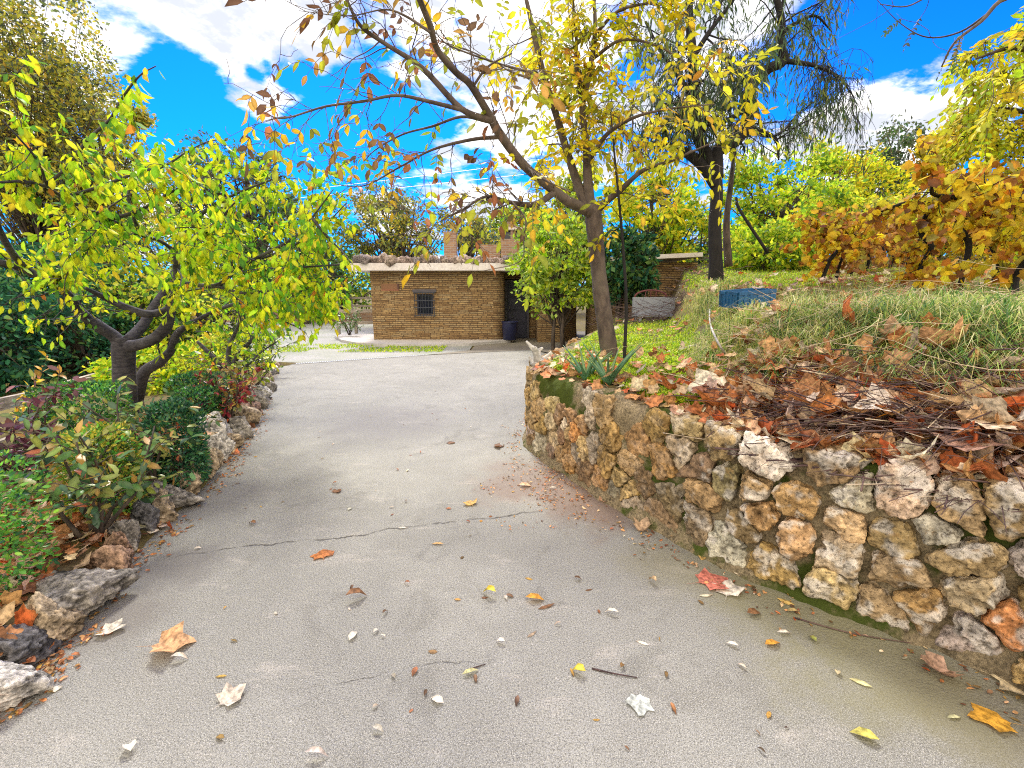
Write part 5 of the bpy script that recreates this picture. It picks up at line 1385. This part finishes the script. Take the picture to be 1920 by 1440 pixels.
# ------------------------------------------------------------------ grass and herbs
def blades(name, label, regions, n, hgt, wid, pal, lean=.5, patch=3.0, thr=-.2):
    """regions: pixel polygons on the ground; blades stand where the noise says so"""
    P_ = []
    for (x0, y0, x1, y1), w in regions:
        k = int(n * w)
        u, v = R.uniform(x0, x1, k * 2), R.uniform(y0, y1, k * 2)
        P_.append(np.stack([u, v], 1))
    q = np.concatenate(P_)
    # even spread in the plan: draw rays in bulk
    d = np.stack([(q[:, 0] - 960) / FPX, np.zeros(len(q)), np.zeros(len(q))], 1); vv = (720 - q[:, 1]) / FPX
    cth, sth = math.cos(PITCH), math.sin(PITCH); d[:, 1] = cth + vv * sth; d[:, 2] = -sth + vv * cth
    T = np.geomspace(1.0, 25, 260); found = np.full(len(q), np.nan)
    for t in T:
        z = CAMZ + d[:, 2] * t; m_ = np.isnan(found) & (z < H(d[:, 0] * t, d[:, 1] * t)); found[m_] = t
    ok = ~np.isnan(found); p = d[ok] * found[ok][:, None]; p = p + R.normal(0, .03, p.shape)
    p[:, 2] = H(p[:, 0], p[:, 1])
    m_ = inside(p[:, 0], p[:, 1], BANK) & (seg_dist(p[:, 0], p[:, 1], WALL) > .28)
    m_ &= fbm(np.stack([p[:, 0] * patch, p[:, 1] * patch, p[:, 0] * 0 + 7], -1), 3) > thr
    p = p[m_]; k = len(p)
    an = R.uniform(0, 2 * PI, k); ld = np.stack([np.cos(an), np.sin(an), np.zeros(k)], 1)
    h = R.uniform(hgt[0], hgt[1], k)[:, None]; ln = R.uniform(.2, 1, k)[:, None] * lean
    s = np.stack([-np.sin(an), np.cos(an), np.zeros(k)], 1) * wid * R.uniform(.6, 1.4, (k, 1))
    up = np.array([0, 0, 1.0])
    b0 = p - up * .01; m1 = p + h * (up * .55 + ld * ln * .3); m2 = p + h * (up * (.85 - .25 * ln) + ld * ln * .8); tp = p + h * (up * (1 - .75 * ln) + ld * ln * 1.4)
    v = np.stack([b0 - s, b0 + s, m1 - s * .8, m1 + s * .8, m2 - s * .5, m2 + s * .5, tp], 1)
    f = np.array([(0, 1, 3), (0, 3, 2), (2, 3, 5), (2, 5, 4), (4, 5, 6)])
    F = (f[None] + (np.arange(k) * 7)[:, None, None]).reshape(-1, 3)
    b = MB(); b.add(v.reshape(-1, 3), F, np.repeat(pick(pal, k), 7, 0)); print(name, k)
    return tag(b.build(name, M['grass']), label, 'grass', kind='stuff')
GRN = [((.34, .54, .02), 4), ((.56, .70, .03), 4), ((.18, .34, .03), 2), ((.62, .64, .08), 1.5)]
DRYG = [((.60, .54, .16), 4), ((.42, .50, .08), 5), ((.66, .60, .28), 3), ((.24, .36, .06), 3)]
TALL = [((.20, .34, .06), 4), ((.36, .46, .10), 4), ((.56, .54, .18), 4), ((.70, .64, .34), 3), ((.08, .15, .06), 2)]
blades('grass', 'short bright green grass and herbs on the flat bed around the trunk', [((1000, 600, 1300, 760), .6), ((1230, 700, 1400, 800), .25), ((1280, 480, 1560, 540), .25)], 24000, (.03, .09), .007, GRN, .7, 2.2, -.25)
blades('grass', 'thin dry grass over the upper bank', [((1300, 490, 1920, 640), .7), ((1280, 560, 1500, 760), .4)], 16000, (.03, .10), .0035, DRYG, .8, 2.5, -.25)
blades('grass', 'long drooping tufts of grey-green grass across the bank', [((1480, 560, 1920, 740), .7), ((1300, 520, 1420, 700), .25), ((1400, 600, 1600, 760), .2)], 13000, (.08, .24), .0034, TALL, 1.0, 1.6, .0)

blades('grass', 'longest arching tufts of grass above the twig heap', [((1430, 640, 1920, 760), .6), ((1600, 560, 1920, 680), .4)], 4200, (.16, .36), .0036, TALL + [((.10, .22, .05), 5)], 1.1, 1.4, .05)

def herbs(name, label, regions, n, size, pal, thr=-.1, patch=2.0, lift=.05):
    pts_ = []
    for (x0, y0, x1, y1), w in regions:
        for k in range(int(n * w)): pts_.append(hit(R.uniform(x0, x1), R.uniform(y0, y1), 1.0, 22))
    p = np.array(pts_); k0 = fbm(np.stack([p[:, 0] * patch, p[:, 1] * patch, p[:, 0] * 0 + 2], -1), 3) > thr
    p = p[k0 & inside(p[:, 0], p[:, 1], BANK) & (seg_dist(p[:, 0], p[:, 1], WALL) > .2)]
    p = np.repeat(p, 4, 0) + R.normal(0, 1, (len(p) * 4, 3)) * [.035, .035, 0]; p[:, 2] = H(p[:, 0], p[:, 1]) + R.uniform(.005, lift, len(p))
    n_ = len(p); a = unit(R.normal(0, 1, (n_, 3)) * [1, 1, .4]); nr = unit(R.normal(0, .4, (n_, 3)) + [0, 0, 1])
    b = MB(); scatter(b, p, a, nr, size * R.uniform(.6, 1.3, n_), OVAL, pick(pal, n_))
    return tag(b.build(name, M['leaf']), label, 'ground cover', kind='stuff')
herbs('ground_cover', 'bright clover-like herbs carpeting the bed behind the wall', [((1010, 615, 1290, 720), .7), ((1240, 710, 1350, 770), .35), ((1300, 490, 1700, 535), .3)], 4200, .04, GRN, -.3)

# ------------------------------------------------------------------ leaf litter
RUST = [((.44, .17, .06), 4), ((.58, .31, .13), 4), ((.68, .47, .27), 4), ((.26, .11, .06), 2), ((.74, .62, .46), 2.5), ((.54, .13, .04), 1.2)]
def litter(name, label, pts_, n, size, pal, spread=.1, tm=None, lift=.03, tilt=.5, filt=None):
    cs = np.array(pts_); p = cs[R.randint(len(cs), size=n)] + R.normal(0, 1, (n, 3)) * [spread, spread, 0]
    if filt is not None: p = p[filt(p)]
    n = len(p); p[:, 2] = H(p[:, 0], p[:, 1]) + R.uniform(.008, .008 + lift, n)
    if filt is not None: p[:, 2] = np.maximum(p[:, 2], .80 + R.uniform(0, .03, n))
    a = unit(R.normal(0, 1, (n, 3)) * [1, 1, tilt * .5]); nr = unit(R.normal(0, tilt, (n, 3)) + [0, 0, 1])
    b = MB(); k = R.randint(len(tm), size=n); c = pick(pal, n); s = size * 1.15 * R.uniform(.5, 1.3, n)
    for j in range(len(tm)): q = k == j; scatter(b, p[q], a[q], nr[q], s[q], tm[j], c[q])
    return tag(b.build(name, M['leaf_dry']), label, 'leaf litter', kind='stuff')
onbank = lambda p: inside(p[:, 0], p[:, 1], BANK) & (seg_dist(p[:, 0], p[:, 1], WALL) > .06)
bp_ = [hit(R.uniform(1020, 1920), R.uniform(500, 640), 1.0, 22) for _ in range(170)] + [hit(R.uniform(1020, 1400), R.uniform(660, 780), 1.0, 22) for _ in range(80)] + [hit(R.uniform(1350, 1920), R.uniform(730, 880), 1.0, 22) for _ in range(260)]
bp_ = [p for p in bp_ if inside(np.array([p[0]]), np.array([p[1]]), BANK)[0]]
litter('leaf_litter', 'carpet of rust and tan fallen leaves strewn over the bank', bp_, 3000, .10, RUST + [((.70, .58, .40), 3)], .2, LOBES, .10, .6, onbank)
bp2 = [hit(R.uniform(1380, 1920), R.uniform(700, 900)) for _ in range(200)]
litter('leaf_litter', 'brown leaf crumbs between the pruned twigs', bp2, 1500, .12, RUST + [((.72, .60, .46), 3)], .12, LOBES, .18, .9, onbank)
lb = []
for k in range(260):
    j = R.randint(2, len(LEFT) - 1); t = R.rand(); q = LEFT[j - 1] * (1 - t) + LEFT[j] * t if j < len(LEFT) else LEFT[j]
    lb.append((q[0] - R.uniform(.12, 1.2), q[1], 0))
litter('leaf_litter', 'brown leaves drifted behind the curb rocks of the left bed', lb, 3400, .085, RUST + [((.66, .42, .28), 3)], .08, LOBES, .04, .6)
ed = []
for k in range(200):
    j = R.randint(2, len(LEFT)); t = R.rand(); q = LEFT[j - 1] * (1 - t) + LEFT[j] * t; ed.append((q[0] + abs(R.normal(.03, .05)), q[1], 0))
def lay_crumbs(name, label, pts_, n, size, pal, spread):
    cs = np.array(pts_); p = cs[R.randint(len(cs), size=n)] + R.normal(0, 1, (n, 3)) * [spread, spread, 0]; p[:, 2] = R.uniform(.003, .012, n)
    b = MB(); scatter(b, p, unit(R.normal(0, 1, (n, 3)) * [1, 1, .15]), unit(R.normal(0, .3, (n, 3)) + [0, 0, 1]), size * R.uniform(.4, 1.3, n), OVAL, pick(pal, n))
    return tag(b.build(name, M['leaf_dry']), label, 'leaf litter', kind='stuff')
lay_crumbs('leaf_crumbs', 'dark crumbs of bark and leaf along the curb rocks', ed, 1100, .03, DRYB + RUST[:2], .035)
wc = [tuple(wall_pt(np.array([R.uniform(2.2, ws[-1] - .8)]), 0, .08 + abs(R.normal(0, .10)))[0]) for _ in range(200)]
lay_crumbs('leaf_crumbs', 'leaf crumbs swept against the foot of the stone wall', wc, 700, .028, DRYB + RUST, .04)
sc_ = [tuple(G(R.normal(1060, 60), R.normal(905, 32))) for _ in range(150)]
lay_crumbs('leaf_crumbs', 'reddish brown silt crumbs in the bend of the wall', [c for c in sc_], 900, .022, DRYB + RUST[:2], .05)

# grass that creeps into the gravel by the hut
q = []
for k in range(9000):
    px, py = R.uniform(520, 850), R.uniform(646, 680); g = G(px, py); q.append(g)
q = np.array(q); m_ = (fbm(np.stack([q[:, 0] * .8, q[:, 1] * 1.2, q[:, 0] * 0], -1), 3) + .5 * sst(-5.5, -3.5, q[:, 0]) * sst(16, 14, q[:, 1]) > .12) & (q[:, 1] > 12.1) & (q[:, 0] < -1.9); q = q[m_]
m2 = np.array([not (a_ > HY - .7) for a_ in q[:, 1]]); q = q[m2]
k = len(q); b = MB(); q[:, 2] = 0; scatter(b, q, unit(R.normal(0, .5, (k, 3)) + [0, 0, 1]), R.normal(0, 1, (k, 3)), R.uniform(.03, .07, k), DIAM, pick(GRN, k))
tag(b.build('grass', M['grass']), 'thin green grass creeping over the gravel before the hut', 'grass', kind='stuff')

# ------------------------------------------------------------------ single fallen leaves
def lay(px, py, size, col, word, where, tm, rot=None, onb=False, tilt=.07, curl_n=None, name='fallen_leaf', group='leaves fallen on the drive', lift=.002):
    p = hit(px, py) if onb else G(px, py)
    if len(tm[0]) > 20: size = size * (1.75 if onb else 1.4)
    a = R.uniform(0, 2 * PI) if rot is None else rot
    b = MB(); z = (.02 if onb else 0) + lift
    nr = unit(R.normal(0, tilt, (1, 3)) + [0, 0, 1])
    scatter(b, np.array([[0, 0, 0.]]), np.array([[math.cos(a), math.sin(a), R.normal(0, tilt * .3)]]), nr, size, tm, np.array([col]))
    zmin = min(v[:, 2].min() for v in b.V)
    o = b.build(name, M['leaf_dry']); o.location = (p[0], p[1], p[2] + z - (zmin if not onb else zmin * .6))
    return tag(o, f'{word} {where}', 'leaf', group)
_o = TPAT[id(OVAL[0])]
OV2 = (OVAL[0] * np.array([1, 1.0, 1.7]), OVAL[1]); OV3 = (OVAL[0] * np.array([1, 1.3, 2.4]), OVAL[1]); OVN = (OVAL[0] * np.array([1, .7, 1.5]), OVAL[1])
for t_ in (OV2, OV3, OVN): TPAT[id(t_[0])] = _o
tanl, pale, rust, brown, orng, yel, grn, red = (.55, .38, .20), (.72, .66, .54), (.50, .18, .05), (.22, .11, .05), (.70, .34, .05), (.66, .52, .06), (.38, .42, .10), (.62, .20, .14)
HAND = [(285, 1222, .135, (.62, .36, .18), 'big curled tan and rust plane leaf', 'on the drive near the left curb', LOBES[2], .3), (320, 1241, .07, pale, 'pale narrow leaf', 'touching the big curled plane leaf', OV2, .2),
        (182, 1188, .10, pale, 'crumpled whitish leaf', 'beside the furrowed curb rock', LOBES[3], None), (85, 1297, .06, pale, 'cream leaf', 'by the white rounded curb rock', OV3, .3),
        (648, 1130, .11, brown, 'folded brown leaf', 'standing up left of the middle of the drive', OV3, .5), (607, 1049, .09, rust, 'curled rust-brown leaf', 'by the long crack in the drive', LOBES[3], 2),
        (930, 1122, .085, yel, 'yellow-brown curled leaf', 'in the middle of the drive', OV3, 2.6), (950, 1128, .05, pale, 'small cream crescent leaf', 'touching the yellow-brown curled leaf', OVN, 1.8), (985, 1126, .10, orng, 'orange narrow leaf', 'right of the yellow-brown curled leaf', OV2, 0),
        (1008, 1143, .10, brown, 'long brown rolled leaf', 'below the orange narrow leaf', OVN, .4), (1310, 1094, .15, red, 'pinkish red star-shaped plane leaf', 'in front of the stone wall', LOBES[1], .2), (1362, 1120, .11, pale, 'pale lobed leaf', 'below the pinkish red plane leaf', LOBES[0], 1),
        (1310, 1118, .08, (.66, .62, .45), 'flat straw-coloured narrow leaf', 'left of the pale lobed leaf', OVN, .1), (1230, 1100, .06, tanl, 'small tan leaf', 'left of the pinkish red plane leaf', OV3, 2), (1160, 1155, .07, pale, 'narrow whitish leaf', 'out on the drive right of the middle', OVN, 2.8),
        (1434, 1213, .085, orng, 'bright orange oval leaf', 'below the mossy wall stretch', OV2, .3), (1456, 1189, .07, pale, 'white narrow leaf', 'above the bright orange oval leaf', OVN, 0), (1530, 1208, .05, grn, 'folded green scrap of leaf', 'right of the bright orange oval leaf', OV3, 1.6),
        (1490, 1135, .08, (.60, .42, .14), 'tan-yellow leaf pair half', 'against the wall foot', OV3, 2.5), (1520, 1132, .08, (.62, .44, .12), 'golden leaf', 'against the wall foot beside the tan-yellow one', OV3, 0), (1475, 1150, .07, (.6, .46, .2), 'straw leaf', 'below the tan-yellow leaf by the wall foot', OVN, .1),
        (1638, 1170, .035, orng, 'tiny orange leaf', 'clinging at the wall foot', OV3, 1), (1790, 1268, .11, (.50, .32, .22), 'crumpled brown leaf', 'at the wall foot near the big cream leaf', LOBES[3], 3), (1855, 1270, .15, (.70, .58, .36), 'big cream plane leaf', 'at the near foot of the stone wall', LOBES[1], 5.6),
        (1805, 1240, .08, (.62, .44, .16), 'golden narrow leaf', 'above the big cream leaf', OVN, 0), (1635, 1290, .075, (.66, .62, .30), 'pale yellow narrow leaf', 'on the drive below the wall', OVN, 2.5), (1895, 1358, .11, (.76, .40, .05), 'golden orange leaf', 'at the bottom right corner', LOBES[2], 2.9),
        (1648, 1395, .085, (.50, .46, .10), 'rolled olive-yellow leaf', 'near the bottom right', OV3, 2.6), (1775, 1348, .06, (.55, .54, .30), 'small pale green leaf', 'near the right end of the drive', OVN, .1), (1200, 1303, .085, (.62, .66, .60), 'silvery three-pointed leaf', 'on the near drive right of the middle', LOBES[0], 4.4),
        (1098, 1268, .06, yel, 'plump yellow leaf', 'above the silvery three-pointed leaf', OV3, 2.7), (866, 1270, .075, (.55, .52, .25), 'narrow olive leaf', 'on the near drive left of the plump yellow leaf', OVN, .5), (832, 1322, .065, pale, 'thick cream leaf', 'below the narrow olive leaf', OV3, 2.6),
        (655, 1205, .07, pale, 'whitish oval leaf', 'on the near drive left of the middle', OV2, 1.4), (700, 1190, .035, pale, 'tiny white leaf', 'right of the whitish oval leaf', OV2, 1), (412, 1325, .08, (.62, .54, .44), 'torn pale leaf', 'on the near drive left part', LOBES[3], 1), (247, 1418, .06, pale, 'cream leaf', 'at the bottom edge left part', OV3, 2.4),
        (572, 1422, .08, (.60, .52, .46), 'pinkish pale narrow leaf', 'at the bottom edge left of the middle', OVN, .05), (988, 1196, .06, (.4, .3, .2), 'curled brown leaf', 'on the drive between the orange and silvery leaves', OVN, .7), (1217, 1210, .06, pale, 'whitish narrow leaf', 'right of the plump yellow leaf', OVN, 2.7),
        (1385, 1216, .055, pale, 'small white leaf', 'left of the bright orange oval leaf', OV2, 2.6), (1400, 1155, .08, brown, 'dark tan leaf', 'between the red star leaf and the wall', OV3, .2), (1570, 1270, .04, (.6, .5, .3), 'small tan scrap', 'above the pale yellow narrow leaf', OV3, 1), (1097, 1108, .045, brown, 'tiny dark curled leaf', 'left of the pinkish red star leaf', OVN, .3),
        (480, 985, .07, brown, 'brown narrow leaf', 'on the drive in line with the long crack', OV2, 2.7), (625, 925, .06, brown, 'brown curled leaf', 'on the middle drive', LOBES[3], 1), (745, 992, .07, pale, 'pale narrow leaf', 'above the long crack', OVN, .2), (832, 1022, .08, (.55, .34, .12), 'tan leaf', 'below the right end of the long crack', OVN, 3.0),
        (885, 950, .08, (.60, .38, .12), 'golden brown leaf', 'above the right end of the long crack', LOBES[2], 2), (848, 833, .08, brown, 'dark curled leaf', 'on the far drive left of the wall corner', LOBES[3], 2), (925, 838, .09, brown, 'brown leaf', 'on the far drive by the wall corner', LOBES[2], 0), (972, 912, .11, (.66, .44, .26), 'light tan curled leaf', 'in the wall bend', OV3, 0),
        (1030, 918, .07, pale, 'pale leaf', 'in the wall bend among brown crumbs', OVN, .3), (1132, 945, .10, (.62, .36, .22), 'tan lobed leaf', 'at the wall foot in the bend', LOBES[2], 1), (1200, 1000, .10, (.60, .42, .26), 'curled tan leaf', 'at the wall foot past the bend', LOBES[3], 1), (1255, 1012, .08, tanl, 'tan narrow leaf', 'by the wall foot', OVN, .1), (1325, 1035, .09, (.70, .45, .15), 'golden torn leaf', 'at the wall foot under the white stone', LOBES[2], 4)]
for px, py, s, c, w, wh, tm, rot in HAND: lay(px, py, s, c, w, wh, tm, rot)
tiny = [(R.uniform(450, 1000) if k < 45 else R.uniform(250, 1500), R.uniform(715, 960) if k < 45 else R.uniform(960, 1420)) for k in range(95)]
for px, py in tiny:
    g = G(px, py)
    if inside(g[0:1], g[1:2], BANK)[0] or inside(g[0:1], g[1:2], BED)[0]: continue
    lay(px, py, R.uniform(.02, .05), pick(DRYB + [((.6, .52, .4), 4)], 1)[0], 'tiny dry leaf scrap', 'scattered on the grey drive', OV2 if R.rand() < .6 else OVN, name='leaf_scrap', group='leaf scraps on the drive')
# twigs on the drive
for a, m_, c, lab in (((1490, 1160), (1600, 1190), (1740, 1212), 'long thin dark twig curving along the wall foot on the drive'), ((1110, 1255), (1150, 1265), (1195, 1272), 'short thin twig above the silvery three-pointed leaf'), ((870, 1262), (890, 1254), (910, 1247), 'short twig touching the narrow olive leaf')):
    stick('twig', lab, 'twig', [G(*a) + [0, 0, .004], G(*m_) + [0, 0, .006], G(*c) + [0, 0, .004]], .004, .002, M['twig'], None, 5)

# big plane leaves lying on the bank
BIGL = [(1355, 745, .17, (.80, .74, .58), 'large cream plane leaf with a yellow tip'), (1345, 778, .13, rust, 'rust-red plane leaf hanging over the wall top'), (1300, 830, .12, (.5, .22, .1), 'brown-orange plane leaf stuck to the wall top'), (1430, 760, .13, (.42, .14, .07), 'dark rust plane leaf'),
        (1500, 720, .14, (.55, .14, .05), 'red plane leaf below the long grass'), (1580, 770, .16, (.62, .22, .06), 'fiery rust plane leaf in the middle of the twigs'), (1570, 628, .17, (.60, .17, .05), 'big red-brown leaf lying in the long grass'), (1680, 770, .12, (.60, .2, .05), 'orange-brown leaf on the twig heap'),
        (1648, 845, .10, (.80, .30, .02), 'bright orange leaf low on the twig heap'), (1680, 830, .13, (.78, .68, .56), 'pale pinkish leaf right of the bright orange one'), (1595, 858, .10, (.74, .68, .66), 'whitish leaf at the wall top edge'), (1740, 830, .14, (.76, .66, .5), 'cream leaf on the right twig heap'),
        (1880, 770, .20, (.74, .50, .36), 'huge pale plane leaf near the right edge'), (1790, 800, .17, (.70, .36, .18), 'tan-orange plane leaf among the right twigs'), (1780, 700, .16, (.62, .34, .16), 'tan plane leaf above the right twigs'), (1840, 690, .13, (.40, .10, .06), 'maroon plane leaf above the right twigs'),
        (1700, 700, .14, (.64, .42, .24), 'tan plane leaf at the edge of the long grass'), (1880, 910, .15, (.68, .46, .32), 'pinkish tan leaf at the lower right of the heap'), (1800, 900, .12, (.5, .3, .22), 'brown leaf at the wall top right'), (1870, 850, .13, (.5, .2, .1), 'russet leaf on the right of the heap'),
        (1745, 752, .10, (.66, .62, .06), 'narrow yellow-green leaf on the twigs'), (1160, 722, .13, (.66, .24, .07), 'orange plane leaf beside the blue-green aloe'), (1260, 745, .11, (.55, .18, .06), 'rust leaf on the wall top edge'), (1480, 780, .12, (.5, .26, .14), 'brown leaf left of the twig heap'),
        (1330, 700, .12, (.70, .5, .32), 'tan leaf below the pale dead stem'), (1420, 700, .11, (.62, .30, .14), 'orange-tan leaf under the bank edge'), (1500, 590, .10, (.72, .62, .48), 'cream leaf right of the crate'), (1440, 590, .09, (.6, .36, .2), 'brown leaf below the crate')]
for px, py, s, c, lab in BIGL:
    lay(px, py, s, c, lab, '', LOBES[R.randint(1, 4)], None, True, .45, group='plane leaves fallen on the bank', lift=.13 if px > 1440 and py > 690 else .04)['label'] = lab
# a few stems that trail over the wall face
for k, (a, m_, c, lab) in enumerate((((1470, 800, 0), (1455, 840), (1385, 890), 'pale trailing twig hanging over the left part of the twig heap'), ((1790, 880, 0), (1740, 940), (1690, 975), 'brown twig hanging down the right part of the wall'), ((1715, 815, 0), (1700, 900), (1665, 985), 'thin straw stem hanging down the wall face'))):
    A = hit(a[0], a[1]) + [0, 0, .04]
    s1 = hit(*m_); s2 = hit(*c)
    d1 = P(m_[0], m_[1], s1[1] - .05); d2 = P(c[0], c[1], s2[1] - .06)
    stick('twig', lab, 'twig', [A, d1, d2], .006, .003, M['twig'], None, 5)
